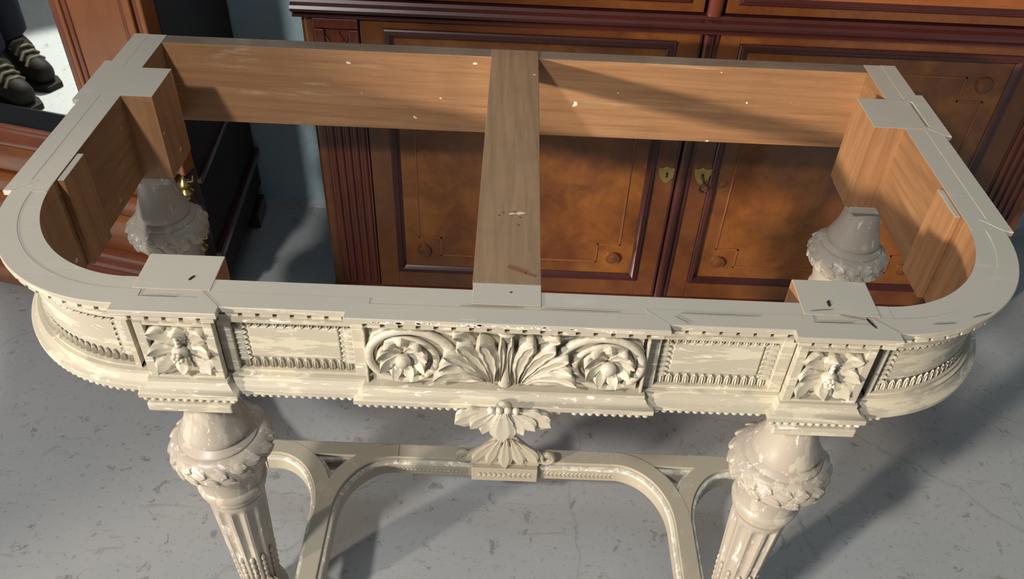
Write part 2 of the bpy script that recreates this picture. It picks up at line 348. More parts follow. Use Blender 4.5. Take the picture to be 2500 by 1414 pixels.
# core rails: painted on top, raw wood inside
ZB = H - 0.160
mb = MB(); zt = H - 0.0006
mb.box(-0.4834, 0.4834, yp + 0.0275, 0.0652, ZB, zt, 0, 1)
mb.box(-0.1725, 0.1725, yc + 0.0275, yp + 0.0275, ZB, zt, 0, 1)
for sx in (-1, 1):
    a, b_ = sorted((sx * 0.380, sx * 0.456)); mb.box(a, b_, yf + 0.0275, yp + 0.0275, ZB, zt, 0, 1)
mb.build('front_rail', [M['pine_x'], M['paint_top']], table)
def iell(a): return (0.4795 + 0.1792 * math.sin(a), 0.262 - 0.1968 * math.cos(a))
for sx in (-1, 1):
    mb = MB(); vs = []; fs = []; ms = []
    n = 32
    for k in range(n + 1):
        a = pi / 2 * k / n; xo, yo = oell(a); nx, ny = math.sin(a), -math.cos(a); xi, yi = iell(a)
        xo -= 0.0275 * nx; yo -= 0.0275 * ny
        if k == n: yi = 0.262
        vs += [(sx * xo, yo, zt - 0.0003), (sx * xi, yi, zt - 0.0003), (sx * xi, yi, ZB), (sx * xo, yo, ZB)]
    for k in range(n):
        for q in range(4):
            q2 = (q + 1) % 4; fs.append((4 * k + q, 4 * k + q2, 4 * k + 4 + q2, 4 * k + 4 + q)); ms.append(1 if q == 0 else 0)
    fs += [(0, 1, 2, 3), tuple(4 * n + q for q in range(4))]; ms += [0, 0]
    mb.add(vs, fs, ms); mb.build('curved_corner_rail', [M['pine_z'], M['paint_top']], table, 30)
    mb = MB(); a, b_ = sorted((sx * 0.6587, sx * 0.6925)); mb.box(a, b_, 0.2381, 0.7605, ZB - 0.0004, zt + 0.0003, 0, 1)
    mb.build('side_rail', [M['pine_dark'], M['paint_top']], table, None, 0.0008)
    # splice piece glued inside the side rail
    mb = MB(); a, b_ = sorted((sx * 0.6485, sx * 0.6587)); mb.box(a, b_, 0.272, 0.345, ZB, H - 0.0022, 0, 1)
    mb.build('splice_block', [M['pine_z'], M['paint_top']], table, None, 0.0015)
# back rail
mb = MB(); mb.box(-0.6587, 0.6587, 0.7281, 0.7605, H - 0.1625, H - 0.001, 0, 1)
o = mb.build('back_rail', [M['pine_x'], M['grey_edge']], table, None, 0.0008); o['label'] = 'bare pine back rail'
# centre board
mb = MB()
for x0, x1, y0, y1, top in ((-0.0465, 0.0415, 0.078, 0.758, 0), (-0.0455, 0.0415, 0.037, 0.0785, 1)):
    mb.box(x0, x1, y0, y1, H - 0.030, H + 0.0004 + (0.0002 if top else 0), 0, top)
board = mb.build('cross_board', [M['board'], M['paint_top']], table, None, 0.0008); board['label'] = 'bare wooden board across the open top'
# dark splinter and nail holes on the board
mb = MB()
mb.box(-0.016, 0.010, -0.0035, 0.0035, 0, 0.0006, 0, None, lambda x, y, z: (0.013 + x * 0.93 + y * 0.36, 0.106 - x * 0.45 + y * 0.9, H + 0.0006 + z))
mb.box(-0.001, 0.013, -0.0015, 0.0018, 0, 0.0006, 0, None, lambda x, y, z: (0.022 + x * 0.93 + y * 0.36, 0.1 - x * 0.40 + y * 0.9, H + 0.0006 + z))
mb.build('splinter_scar', M['scar'], board)
nail = mesh_of('nail_hole', ball(0.0022, 8, 5, 0.3), M['scar'])
for (u_, v_) in ((-0.012, 0.232), (0.004, 0.236), (0.0, 0.226), (0.012, 0.223), (0.010, 0.205), (-0.018, 0.226), (0.003, 0.062)):
    inst('nail_hole', nail, board, Matrix.Translation((u_, v_, H + 0.0005)))
# open joints and cracks in the painted top
for (x, y, L_, w_, a_) in ((-0.4005, 0.0655, 0.011, 0.0035, 62), (0.452, 0.031, 0.021, 0.0032, -68), (0.4075, 0.0655, 0.013, 0.004, 80), (0.395, 0.052, 0.03, 0.0014, 8), (0.435, 0.040, 0.04, 0.0012, -12), (0.405, 0.030, 0.05, 0.0012, 2),
                         (0.60, 0.055, 0.03, 0.0014, 20), (0.545, 0.036, 0.03, 0.0012, 6), (-0.43, 0.029, 0.045, 0.001, 1), (0.09, 0.0335, 0.10, 0.0008, 0), (-0.02, 0.0338, 0.08, 0.0008, 0.5), (0.215, 0.024, 0.022, 0.0012, -38), (0.265, 0.036, 0.10, 0.0008, 0)):
    ca, sa = math.cos(math.radians(a_)), math.sin(math.radians(a_)); mb = MB(); pts_ = []
    for k in range(7):
        u_ = -0.5 + k / 6; e_ = (random.uniform(-0.2, 0.2) * w_ if 0 < k < 6 else 0); pts_.append((u_ * L_, e_, w_ * (0.5 if w_ > 0.003 else 0.32) * (1 - (2 * u_) ** 4) + 0.0001))
    vs = [(x + u_ * ca - (e_ + g_ * h_) * sa, y + u_ * sa + (e_ + g_ * h_) * ca, H + 0.0004 + q_) for q_ in (0, 0.0005) for u_, e_, h_ in pts_ for g_ in (-1, 1)]
    fs = []
    for k in range(6):
        b0 = 2 * k; fs += [(b0, b0 + 1, b0 + 3, b0 + 2), (14 + b0, 14 + b0 + 2, 14 + b0 + 3, 14 + b0 + 1), (b0, b0 + 2, 14 + b0 + 2, 14 + b0), (b0 + 1, 14 + b0 + 1, 14 + b0 + 3, b0 + 3)]
    mb.add(vs, fs); mb.build('crack', M['keyhole'] if w_ > 0.003 else M['seam'], table)
# leg tops let into the frame
def leg_top(sx, x0, x1, y0, y1, zt2):
    a, b_ = sorted((sx * x0, sx * x1)); mb = MB(); mb.box(a, b_, y0, y1, H - 0.163, zt2, 0, 1); return mb
LEGS = []
for sx in (-1, 1):
    leg_top(sx, 0.3707, 0.4679, 0.0425, 0.1115, H + 0.0002).build('leg_post', [M['pine_z'], M['paint_top']], table, None, 0.0012)
    leg_top(sx, 0.6062, 0.698 if sx > 0 else 0.7045, 0.5223, 0.6249, H + 0.0003).build('leg_post', [M['pine_z'], M['paint_top']], table, None, 0.0012)
    LEGS += [(sx * 0.418, 0.0545, 'front'), (sx * 0.667, 0.5735, 'back')]

# ---- beads, dentils, leaf borders (each its own piece)
bead_me = mesh_of('bead', ball(0.0046, 10, 7), M['paint_carve'])
dent_mb = MB(); dent_mb.box(-0.0078, 0.0078, -0.0035, 0.003, -0.0033, 0.0033)
do = dent_mb.build('dentil', M['paint_worn'], None, 40); dent_me = do.data; bpy.data.objects.remove(do)
def tongue_mesh():
    vs = []; fs = []; nu, nv = 7, 8
    for i in range(nu + 1):
        u = i / nu; wd = 0.0046 * (1 - u ** 3) ** 0.5 * (0.8 + 0.2 * math.sin(pi * u))
        for j in range(nv + 1):
            t = -1 + 2 * j / nv
            z = 0.0012 + 0.0042 * max(0, 1 - (t * 1.0) ** 2) ** 0.5 * (0.5 + 0.5 * (1 - u)) - (0.0028 if abs(t) < 0.62 and u < 0.78 else 0) * (1 - u * 0.6) + (0.0022 if abs(t) < 0.2 and u < 0.7 else 0)
            vs.append((t * max(wd, 0.0004), u * 0.0165, z))
    q = nv + 1
    for i in range(nu):
        for j in range(nv): a = i * q + j; fs.append((a, a + 1, a + q + 1, a + q))
    return vs, fs
tong_me = mesh_of('tongue', tongue_mesh(), M['paint_carve'], 60)
recess_me = None
def front_frame(x, y, z, ang=0.0):
    """A=right along the face, B=up, N=out of the face, for a face whose outward normal is turned ang from -y"""
    A = (math.cos(ang), math.sin(ang), 0); N = (math.sin(ang), -math.cos(ang), 0)
    return frame((x, y, z), A, (0, 0, 1), N)
def rotm(mw, deg): return mw @ Matrix.Rotation(math.radians(deg), 4, 'Z')
def row(n, a, b_): return [a + (b_ - a) * (k + 0.5) / n for k in range(n)]
def straight_row(parent, x0, x1, ye, beads=True, dent=True, skip=lambda x: False, pitch=0.0107):
    L = x1 - x0
    if beads:
        for x in row(max(1, round(L / pitch)), x0, x1):
            if not skip(x): inst('bead', bead_me, parent, Matrix.Translation((x, ye + 0.0055, H - 0.1612)))
    if dent:
        for x in row(max(1, round(L / 0.0213)), x0, x1):
            inst('dentil', dent_me, parent, front_frame(x, ye + 0.0055, H - 0.0131) @ Matrix.Rotation(0, 4, 'X') @ Matrix(((1, 0, 0, 0), (0, 0, 1, 0), (0, -1, 0, 0), (0, 0, 0, 1))))
straight_row(centre, -0.196, 0.196, yc, skip=lambda x: abs(x) < 0.058 or 0.084 < x < 0.094)
for sx in (-1, 1):
    a, b_ = sorted((sx * 0.2015, sx * 0.350)); straight_row(sec['panel', sx], a, b_, yp)
    a, b_ = sorted((sx * 0.355, sx * 0.481)); straight_row(sec['block', sx], a, b_, yf)
    # along the curve
    for k in range(33):
        a = (k + 0.4) / 33 * pi / 2; x, y = oell(a)
        if sx < 0 or k < 3:
            inst('bead', bead_me, sec['curve', sx], Matrix.Translation((sx * (x - 0.0055 * math.sin(a)), y + 0.0055 * math.cos(a), H - 0.1612)))
    for k in range(16):
        a = (k + 0.5) / 16 * pi / 2; x, y = oell(a)
        mw = front_frame(sx * (x - 0.0055 * math.sin(a)), y + 0.0055 * math.cos(a), H - 0.0131, sx * a) @ Matrix(((1, 0, 0, 0), (0, 0, 1, 0), (0, -1, 0, 0), (0, 0, 0, 1)))
        inst('dentil', dent_me, sec['curve', sx], mw)
# brown grime line in the recess behind the dentils
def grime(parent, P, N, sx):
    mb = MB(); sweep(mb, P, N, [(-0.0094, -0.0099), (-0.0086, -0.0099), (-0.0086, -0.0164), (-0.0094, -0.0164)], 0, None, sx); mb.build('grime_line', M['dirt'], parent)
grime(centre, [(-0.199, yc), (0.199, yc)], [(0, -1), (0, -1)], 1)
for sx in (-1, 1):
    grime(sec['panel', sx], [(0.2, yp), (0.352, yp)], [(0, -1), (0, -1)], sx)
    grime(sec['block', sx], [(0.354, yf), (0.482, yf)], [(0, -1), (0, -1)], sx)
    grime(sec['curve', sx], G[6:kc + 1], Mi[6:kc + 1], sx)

# ---- sunk panels: plain frame, leaf border, fielded centre
def tong(parent, mw): inst('leaf_tongue', tong_me, parent, mw)
for sx in (-1, 1):
    P = sec['panel', sx]
    X0, X1, Z0, Z1 = 0.1985, 0.3525, -0.1275, -0.0425        # outer edge of the leaf border
    I0, I1, J0, J1 = 0.2165, 0.3345, -0.1085, -0.0535        # inner field
    yfr = yp + 0.018; ybk = yp + 0.0285
    bx = lambda x0, x1, y0, y1, z0, z1: tuple(sorted((sx * x0, sx * x1))) + (y0, y1, H + z0, H + z1)
    for nm, bb in (('frame_rail', bx(0.188, 0.366, yfr, ybk, -0.1325, Z0)), ('frame_rail', bx(0.188, 0.366, yfr, ybk, Z1, -0.030)),
                   ('frame_stile', bx(0.183, X0, yfr - 0.0004, ybk, -0.1325, -0.030)), ('frame_stile', bx(X1, 0.37, yfr - 0.0004, ybk, -0.1325, -0.030))):
        mb = MB(); mb.box(*bb); mb.build(nm, M['paint_worn'], P, None, 0.0012)
    mb = MB(); mb.box(*bx(I0, I1, yp + 0.0245, ybk, J0, J1)); mb.build('field', M['paint_worn'], P, None, 0.002)
    yt = yp + 0.0265
    for x in row(13, X0 + 0.004, X1 - 0.004): tong(P, front_frame(sx * x, yt, H + Z0 + 0.001))
    for x in row(13, X0 + 0.004, X1 - 0.004): tong(P, rotm(front_frame(sx * x, yt, H + Z1 - 0.001), 180) @ Matrix.Diagonal((1, 0.7, 1, 1)))
    for z in row(7, Z0 + 0.012, Z1 - 0.008):
        tong(P, rotm(front_frame(sx * X0 + sx * 0.001, yt, H + z), -90 if sx > 0 else 90)); tong(P, rotm(front_frame(sx * X1 - sx * 0.001, yt, H + z), 90 if sx > 0 else -90))
# ---- curved aprons: frame bands, leaf border
def subcurve(a0, a1, n=26):
    P = [oell(a0 + (a1 - a0) * k / n) for k in range(n + 1)]; N = [(math.sin(a0 + (a1 - a0) * k / n), -math.cos(a0 + (a1 - a0) * k / n)) for k in range(n + 1)]
    return P, N
for sx in (-1, 1):
    C_ = sec['curve', sx]; P, N = subcurve(0.0, pi / 2)
    for z0, z1 in ((-0.132, -0.1275), (-0.0425, -0.030)):
        mb = MB(); sweep(mb, P, N, [(-0.0275, z1), (-0.018, z1), (-0.018, z0), (-0.0275, z0)], 0, None, sx); mb.build('frame_rail', M['paint_worn'], C_, 40)
    for a0, a1 in ((0.0, 0.035), (pi / 2 - 0.035, pi / 2)):
        P2, N2 = subcurve(a0, a1, 3); mb = MB(); sweep(mb, P2, N2, [(-0.0275, -0.030), (-0.0178, -0.030), (-0.0178, -0.1325), (-0.0275, -0.1325)], 0, None, sx); mb.build('frame_stile', M['paint_worn'], C_, 40)
    P3, N3 = subcurve(0.125, pi / 2 - 0.125); mb = MB()
    sweep(mb, P3, N3, [(-0.0275, -0.0535), (-0.0245, -0.0545), (-0.0245, -0.1075), (-0.0275, -0.1085)], 0, None, sx); mb.build('field', M['paint_worn'], C_, 40)
    def cf(a, z, o=-0.0265):
        x, y = oell(a); return front_frame(sx * (x + o * math.sin(a)), y - o * math.cos(a), H + z, sx * a)
    for a in row(27, 0.05, pi / 2 - 0.05):
        tong(C_, cf(a, -0.1265)); tong(C_, rotm(cf(a, -0.0435), 180) @ Matrix.Diagonal((1, 0.7, 1, 1)))
    for z in row(7, -0.1155, -0.0505):
        tong(C_, rotm(cf(0.042, z), -90 if sx > 0 else 90)); tong(C_, rotm(cf(pi / 2 - 0.042, z), 90 if sx > 0 else -90))

# ---- corner blocks: raised frame and leaf rosette
pet_big = mesh_of('petal', leaf(0.046, 0.033, 3, 0.0078, 0.012, depth=0.40), M['paint_carve'])
pet_small = mesh_of('petal_small', leaf(0.036, 0.023, 2, 0.0085, 0.012, depth=0.36), M['paint_carve'])
seed_me = mesh_of('seed', ball(0.0036, 8, 6), M['paint_carve'])
boss_me = mesh_of('boss', ball(0.0105, 14, 9, 0.9), M['paint_carve'])
for sx in (-1, 1):
    P = sec['block', sx]; xm = sx * 0.418; xa, xb, za, zb = xm - 0.0375, xm + 0.0375, -0.1285, -0.0385
    xl, xr = xm - 0.0492, xm + 0.0492
    for nm, bb in (('frame_rail', (xl, xr, yf + 0.0165, 0.028, H - 0.1325, H + za)), ('frame_rail', (xl, xr, yf + 0.0165, 0.028, H + zb, H - 0.030)),
                   ('frame_stile', (xl - 0.0003, xa, yf + 0.0161, 0.028, H - 0.1325, H - 0.030)), ('frame_stile', (xb, xr + 0.0003, yf + 0.0161, 0.028, H - 0.1325, H - 0.030))):
        mb = MB(); mb.box(*bb); mb.build(nm, M['paint_worn'], P, None, 0.001)
    rc = (xm, yf + 0.0255, H - 0.0835)
    hub = inst('rosette_hub', boss_me, P, front_frame(rc[0], rc[1] - 0.010, rc[2]))
    for k in range(4):
        a = 45 + 90 * k
        mw = rotm(front_frame(*rc), a) @ Matrix.Translation((0.004, 0, 0)) @ Matrix.Diagonal((0.98, 0.98, 1, 1)); inst('petal', pet_big, P, mw)
        mw = rotm(front_frame(*rc), a + 45) @ Matrix.Translation((0.004, 0, 0.003)) @ Matrix.Diagonal((0.86 if k % 2 == 0 else 1.0, 1, 1, 1)); inst('petal', pet_small, P, mw)
    for k in range(7):
        a = 2 * pi * k / 7 + 0.3; r = 0.0055 if k else 0
        inst('seed', seed_me, P, Matrix.Translation((rc[0] + r * math.cos(a), rc[1] - 0.0195, rc[2] - 0.002 + r * math.sin(a))))
    for k in range(3): inst('seed', seed_me, P, Matrix.Translation((rc[0], rc[1] - 0.011, rc[2] + 0.013 + 0.0065 * k)))

# ---- centre panel carving
yb = yc + 0.0252
for sx in (-1, 1):
    mb = MB(); mb.box(*sorted((sx * 0.1795, sx * 0.1825)), yb - 0.0075, yb + 0.002, H - 0.1325, H - 0.030); mb.build('frame_stile', M['paint_worn'], centre, None, 0.0008)
    cx, cz = 0.1305, -0.0835
    # scroll
    pts = []; rad = []
    n = 96
    for k in range(n + 1):
        f = k / n; th = math.radians(-32 + f * 520)         # 0 = towards the panel's middle, going over the top
        r = 0.066 - 0.0165 * min(1, f * 2.6) - 0.0135 * f
        x = cx - r * math.cos(th) * 1.04; z = cz + r * math.sin(th) * 0.93
        pts.append((sx * x, yb - 0.005 - 0.003 * math.sin(pi * f), H + z)); rad.append(0.0066 * (1 - 0.45 * f) * (0.6 + 0.4 * min(1, f * 8)))
    mb = MB(); mb.add(*tube(pts, rad, 9, 0.9)); sc_ = mb.build('scroll', M['paint_carve'], centre, 60)
    pts2 = [(p[0] * 1.0, p[1] - 0.003, p[2]) for p in pts[4:80]]
    mb = MB()
    inner = []
    for k in range(4, 70):
        f = k / n; th = math.radians(-32 + f * 520); r = 0.066 - 0.0165 * min(1, f * 2.6) - 0.0135 * f - 0.0075
        inner.append((sx * (cx - r * math.cos(th) * 1.04), yb - 0.0025, H + cz + r * math.sin(th) * 0.93))
    mb.add(*tube(inner, [0.003 * (1 - 0.5 * k / 66) for k in range(66)], 7, 0.9)); mb.build('scroll_fillet', M['paint_carve'], centre, 60)
    # flower inside the scroll
    pet = mesh_of('flower_petal', leaf(0.030, 0.022, 2, 0.013, 0.016, nu=12, nv=9, depth=0.34, base=0.5), M['paint_carve'])
    fc = (sx * (cx + 0.002), yb, H + cz + 0.004)
    for k in range(9):
        mw = rotm(front_frame(*fc), 40 * k + 10) @ Matrix.Translation((0.003, 0, 0.001 * (k % 2))); inst('flower_petal', pet, centre, mw)
    inst('flower_boss', boss_me, centre, front_frame(fc[0], yb - 0.013, fc[2] - 0.004))
    for k, (a, b_) in enumerate(((-0.013, -0.016), (-0.006, -0.020), (-0.018, -0.022), (-0.010, -0.0265), (0.002, -0.019))):
        inst('seed', seed_me, centre, Matrix.Translation((fc[0] - 0.004 + a * 0.9 if sx < 0 else fc[0] + 0.014 + a * 0.9, yb - 0.008, fc[2] + b_)) @ Matrix.Scale(1.35, 4))
    # acanthus fan rising from the middle
    lf = lambda L, W, lo, bd: mesh_of('acanthus_leaf', leaf(L, W, lo, 0.0125, 0.014, nu=20, nv=12, depth=0.45, base=0.22, bend=bd), M['paint_carve'])
    for (bx_, bz, ang, L, W, lo, lift, bd) in ((0.016, -0.127, 92, 0.092, 0.027, 4, 0.004, -0.45), (0.019, -0.127, 72, 0.092, 0.026, 4, 0.002, -0.35), (0.023, -0.126, 52, 0.084, 0.024, 3, 0.001, -0.15),
                                     (0.027, -0.124, 46, 0.072, 0.023, 3, 0.004, -1.1), (0.034, -0.056, 28, 0.042, 0.022, 2, 0.001, 0.4), (0.007, -0.122, 96, 0.086, 0.011, 2, 0.003, -0.2), (0.042, -0.100, 30, 0.046, 0.020, 2, 0.002, -0.5)):
        A = ang if sx > 0 else 180 - ang
        mw = rotm(front_frame(sx * bx_, yb - lift, H + bz), A); inst('acanthus_leaf', lf(L, W, lo, bd * sx), centre, mw)
    # tendrils
    for q in ([(0.028, -0.124), (0.050, -0.1275), (0.075, -0.124), (0.095, -0.1265), (0.115, -0.130)], [(0.040, -0.060), (0.060, -0.044), (0.085, -0.037), (0.11, -0.0355), (0.135, -0.037)],
              [(0.140, -0.034), (0.155, -0.038), (0.168, -0.047), (0.175, -0.060), (0.176, -0.072)]):
        mb = MB(); mb.add(*tube([(sx * a, yb - 0.001, H + b_) for a, b_ in q], [0.0036, 0.0042, 0.004, 0.003, 0.0012], 8, 0.8)); mb.build('tendril', M['paint_carve'], centre, 60)
mb = MB(); mb.add(*tube([(0, yb - 0.002, H - 0.130), (0, yb - 0.004, H - 0.10), (0, yb - 0.004, H - 0.06), (0, yb - 0.003, H - 0.034)], [0.009, 0.0045, 0.0042, 0.0075], 10, 0.8))
mb.build('stem', M['paint_carve'], centre, 60)
inst('bud', boss_me, centre, front_frame(0, yb - 0.005, H - 0.034) @ Matrix.Diagonal((1.1, 0.5, 0.8, 1)))
mb = MB(); rn = random.Random(3)
for (xa, xb, nn) in ((-0.166, -0.128, 16), (-0.112, -0.075, 8), (-0.066, -0.03, 16), (-0.02, 0.052, 20), (0.075, 0.084, 3), (0.115, 0.155, 8)):
    for k in range(nn):
        x = rn.uniform(xa, xb); z = H - rn.uniform(0.002, 0.0065); r = rn.uniform(0.0009, 0.0028); ks = 7
        ring_ = [(x + r * 1.5 * rn.uniform(0.6, 1.1) * math.cos(2 * pi * q / ks), z + r * 0.7 * rn.uniform(0.6, 1.1) * math.sin(2 * pi * q / ks)) for q in range(ks)]
        ring_ = [(a, min(max(b_, H - 0.0078), H - 0.0012)) for a, b_ in ring_]
        mb.add([(a, yc + 0.0002, b_) for a, b_ in ring_] + [(a, yc - 0.0004, b_) for a, b_ in ring_], [tuple(range(ks)), tuple(range(2 * ks - 1, ks - 1, -1))] + [(q, (q + 1) % ks, (q + 1) % ks + ks, q + ks) for q in range(ks)])
o = mb.build('flaking_paint', M['white_chip'], centre); o['kind'] = 'stuff'
# pendant below the centre panel
pend = MB(); pend.add(*ball(0.014, 14, 9)); pend.v = [(x * 1.0, yc + 0.0 + y * 0.9, H - 0.160 + z * 1.4) for x, y, z in pend.v]
pend = pend.build('pendant', M['paint_carve'], table, 60); pend['label'] = 'leaf pendant under the middle of the apron'
for (ang, L, W, lo, dx, dzz, out) in ((-90, 0.050, 0.036, 2, 0.0, -0.150, 0.010), (-62, 0.042, 0.026, 2, 0.008, -0.152, 0.006), (-118, 0.042, 0.026, 2, -0.008, -0.152, 0.006),
                                   (-20, 0.056, 0.030, 3, 0.012, -0.154, 0.004), (-160, 0.056, 0.030, 3, -0.012, -0.154, 0.004), (-38, 0.040, 0.024, 2, 0.012, -0.154, 0.007), (-142, 0.040, 0.024, 2, -0.012, -0.154, 0.007)):
    me_ = mesh_of('pendant_leaf', leaf(L, W, lo, 0.007, 0.004, depth=0.3), M['paint_carve'])
    inst('pendant_leaf', me_, pend, rotm(front_frame(dx, yc - out, H + dzz), ang))
for x in (-0.0165, -0.0055, 0.0055, 0.0165): inst('seed', seed_me, pend, Matrix.Translation((x, yc - 0.010, H - 0.146)) @ Matrix.Scale(1.5, 4))

# ---- legs
def flute(a, z):
    t0 = (H - 0.432 - z) / 0.014; t = max(0, min(1, t0)); t1 = max(0, min(1, (z - 0.115) / 0.014)); d = min(t, t1)
    ph = (a * 12 / (2 * pi)) % 1.0; c = abs(ph - 0.5) * 2            # 0 mid-flute
    return 1 - 0.115 * d * (math.sqrt(max(0, 1 - (c / 0.66) ** 2)) if c < 0.66 else 0)
NECK = [(0.034, -0.178), (0.0365, -0.180), (0.0365, -0.186), (0.034, -0.189), (0.0335, -0.200), (0.0345, -0.216), (0.0385, -0.236), (0.044, -0.252), (0.0485, -0.262), (0.0500, -0.268),
        (0.0495, -0.2715), (0.0465, -0.273), (0.047, -0.276), (0.053, -0.280), (0.0565, -0.283), (0.0568, -0.287), (0.05, -0.30)]
WREATH = [(0.045, -0.286), (0.0565, -0.286), (0.064, -0.290), (0.0705, -0.297), (0.0735, -0.306), (0.0735, -0.314), (0.0705, -0.324), (0.064, -0.334), (0.055, -0.343), (0.045, -0.348)]
CONE = [(0.045, -0.340), (0.0565, -0.342), (0.0545, -0.350), (0.0515, -0.362), (0.0495, -0.376), (0.0490, -0.388), (0.0512, -0.391), (0.0530, -0.396), (0.0520, -0.402), (0.0490, -0.405), (0.0485, -0.409),
        (0.0490, -0.413), (0.0470, -0.418), (0.0445, -0.421), (0.043, -0.424)]
wl_me = mesh_of('wreath_leaf', leaf(0.037, 0.019, 2, 0.0052, -0.004, nu=10, nv=8, depth=0.26, base=0.45), M['paint_leg'])
for (lx, ly, kind) in LEGS:
    L = MB(); L.add(*lathe([(r, z + H) for r, z in NECK], 40, lx, ly)); legp = L.build('leg', M['paint_leg'], table, 35)
    s = MB(); e = 0.0562; cyy = ly - 0.0025
    if kind == 'front':
        s.box(lx - e, lx + e, -0.0035, 0.108, H - 0.1785, H - 0.1635); s.box(lx - 0.060, lx + 0.060, 0.004, 0.112, H - 0.164, H - 0.157)
    else:
        s.box(lx - 0.052, lx + 0.052, ly - 0.0515, ly + 0.0515, H - 0.178, H - 0.1625)
    s.build('abacus', M['paint_worn'] if kind == 'front' else M['paint_leg'], legp, None, 0.0025)
    s = MB(); s.add(*lathe([(r, z + H) for r, z in WREATH], 40, lx, ly)); wr = s.build('wreath', M['paint_leg'], legp, 50)
    nleaf = 17
    for ring_, (zc, rr, tilt) in enumerate(((-0.2955, 0.0685, 40), (-0.315, 0.0735, -4), (-0.331, 0.0655, -42))):
        for k in range(nleaf):
            a = 2 * pi * (k + 0.5 * ring_) / nleaf + random.uniform(-0.05, 0.05)
            T = Vector((-math.sin(a), math.cos(a), 0)); Nn = Vector((math.cos(a), math.sin(a), 0)); Z = Vector((0, 0, 1))
            t = math.radians(tilt); N2 = Nn * math.cos(t) + Z * math.sin(t); U = Z * math.cos(t) - Nn * math.sin(t)
            sw = math.radians(random.uniform(8, 34)); A = -U * math.sin(sw) + T * math.cos(sw); B = N2.cross(A)
            O = Vector((lx, ly, H + zc)) + Nn * rr - A * 0.015 - N2 * 0.003
            inst('wreath_leaf', wl_me, wr, frame(O, A, B, N2))
    s = MB(); s.add(*lathe([(r, z + H) for r, z in CONE], 40, lx, ly)); s.build('collar', M['paint_leg'], legp, 35)
    seg = 120 if kind == 'front' else 72
    zs = [H - 0.424, H - 0.430] + [H - 0.432 - 0.0025 * k for k in range(1, 7)] + [H - 0.47, H - 0.52, H - 0.58, 0.17, 0.14, 0.13, 0.125, 0.12, 0.115, 0.11]
    s = MB(); s.add(*lathe([(0.044 - 0.012 * (H - 0.424 - z) / 0.29, z) for z in zs], seg, lx, ly, flute)); s.build('fluted_shaft', M['paint_leg'], legp, 38)
    s = MB(); s.add(*lathe([(0.030, 0.115), (0.042, 0.108), (0.044, 0.095), (0.036, 0.088), (0.033, 0.08), (0.04, 0.06), (0.044, 0.045), (0.038, 0.022), (0.028, 0.010), (0.026, 0.0)], 32, lx, ly)); s.build('foot', M['paint_leg'], legp, 40)
    if kind == 'front':   # carved husks filling the lower flutes
        s = MB()
        for f_ in range(12):
            a = 2 * pi * (f_ + 0.5) / 12
            for q in range(7):
                z = H - 0.585 - 0.0165 * q; r = (0.044 - 0.012 * (H - 0.424 - z) / 0.29) * 0.935
                vs, fs = ball(0.0052, 8, 5); ca, sa = math.cos(a), math.sin(a)
                s.add([(lx + ca * r + (x * ca * 0.75 - y * sa * 0.9), ly + sa * r + (x * sa * 0.75 + y * ca * 0.9), z + zz * 1.7) for x, y, zz in vs], fs)
        o = s.build('husk_carving', M['paint_leg'], legp, 60); o['kind'] = 'stuff'

# ---- stretcher
SX = 0.010; ZS = H - 0.650; AX = 0.338; hw = 0.0155
SP = [(-hw - 0.009, -0.040), (-hw - 0.009, -0.013), (-hw - 0.007, -0.0085), (-hw - 0.002, -0.0065), (-hw, -0.0065), (-hw, -0.001), (-hw + 0.001, 0), (hw - 0.001, 0), (hw, -0.001), (hw, -0.0065),
      (hw + 0.002, -0.0065), (hw + 0.007, -0.0085), (hw + 0.009, -0.013), (hw + 0.009, -0.040)]
SM = lambda k: 1 if k in (1, 2, 10, 11) else 0
SMAT = [M['paint_stretch'], M['paint_rub']]
mb = MB(); P = [(-0.47, 0.3145), (0.47, 0.3145)]; sweep(mb, P, miters(P), SP, SM, None, 1, ZS, SX)
stret = mb.build('stretcher', SMAT, table, 35); stret['label'] = 'arched cream stretcher low between the legs'
arcs = {}
for sx in (-1, 1):
    for s2 in (-1, 1):   # arm curving towards the middle (-1) and outwards (+1)
        P = [(AX, -0.03), (AX, 0.10), (AX, 0.165)] if s2 < 0 else [(AX, 0.1652)]
        r1, r2 = (0.125, 0.1495) if s2 < 0 else (0.115, 0.1495)
        for k in range(1, 19):
            a = pi / 2 * k / 18; P.append((AX + s2 * r1 * (1 - math.cos(a)), 0.165 + r2 * math.sin(a)))
        dzz = 0.0007 if s2 < 0 else 0.0003
        mb = MB(); sweep(mb, P, miters(P), SP, SM, None, sx, ZS + dzz, SX); mb.build('stretcher_arm', SMAT, stret, 35)
        arcs[sx, s2] = P
    # return from the arm to the front leg, and rear branch to the back leg
    P = [(AX + 0.02, -0.012), (0.40, 0.02)]; mb = MB(); sweep(mb, P, miters(P), SP, SM, None, sx, ZS - 0.0008, SX * 0); mb.build('stretcher_arm', SMAT, stret, 35)
    P = [(0.455, 0.3145), (0.51, 0.335), (0.57, 0.40), (0.62, 0.48), (0.65, 0.55)]; mb = MB(); sweep(mb, P, miters(P), SP, SM, None, sx, ZS - 0.0006, 0); mb.build('stretcher_arm', SMAT, stret, 35)
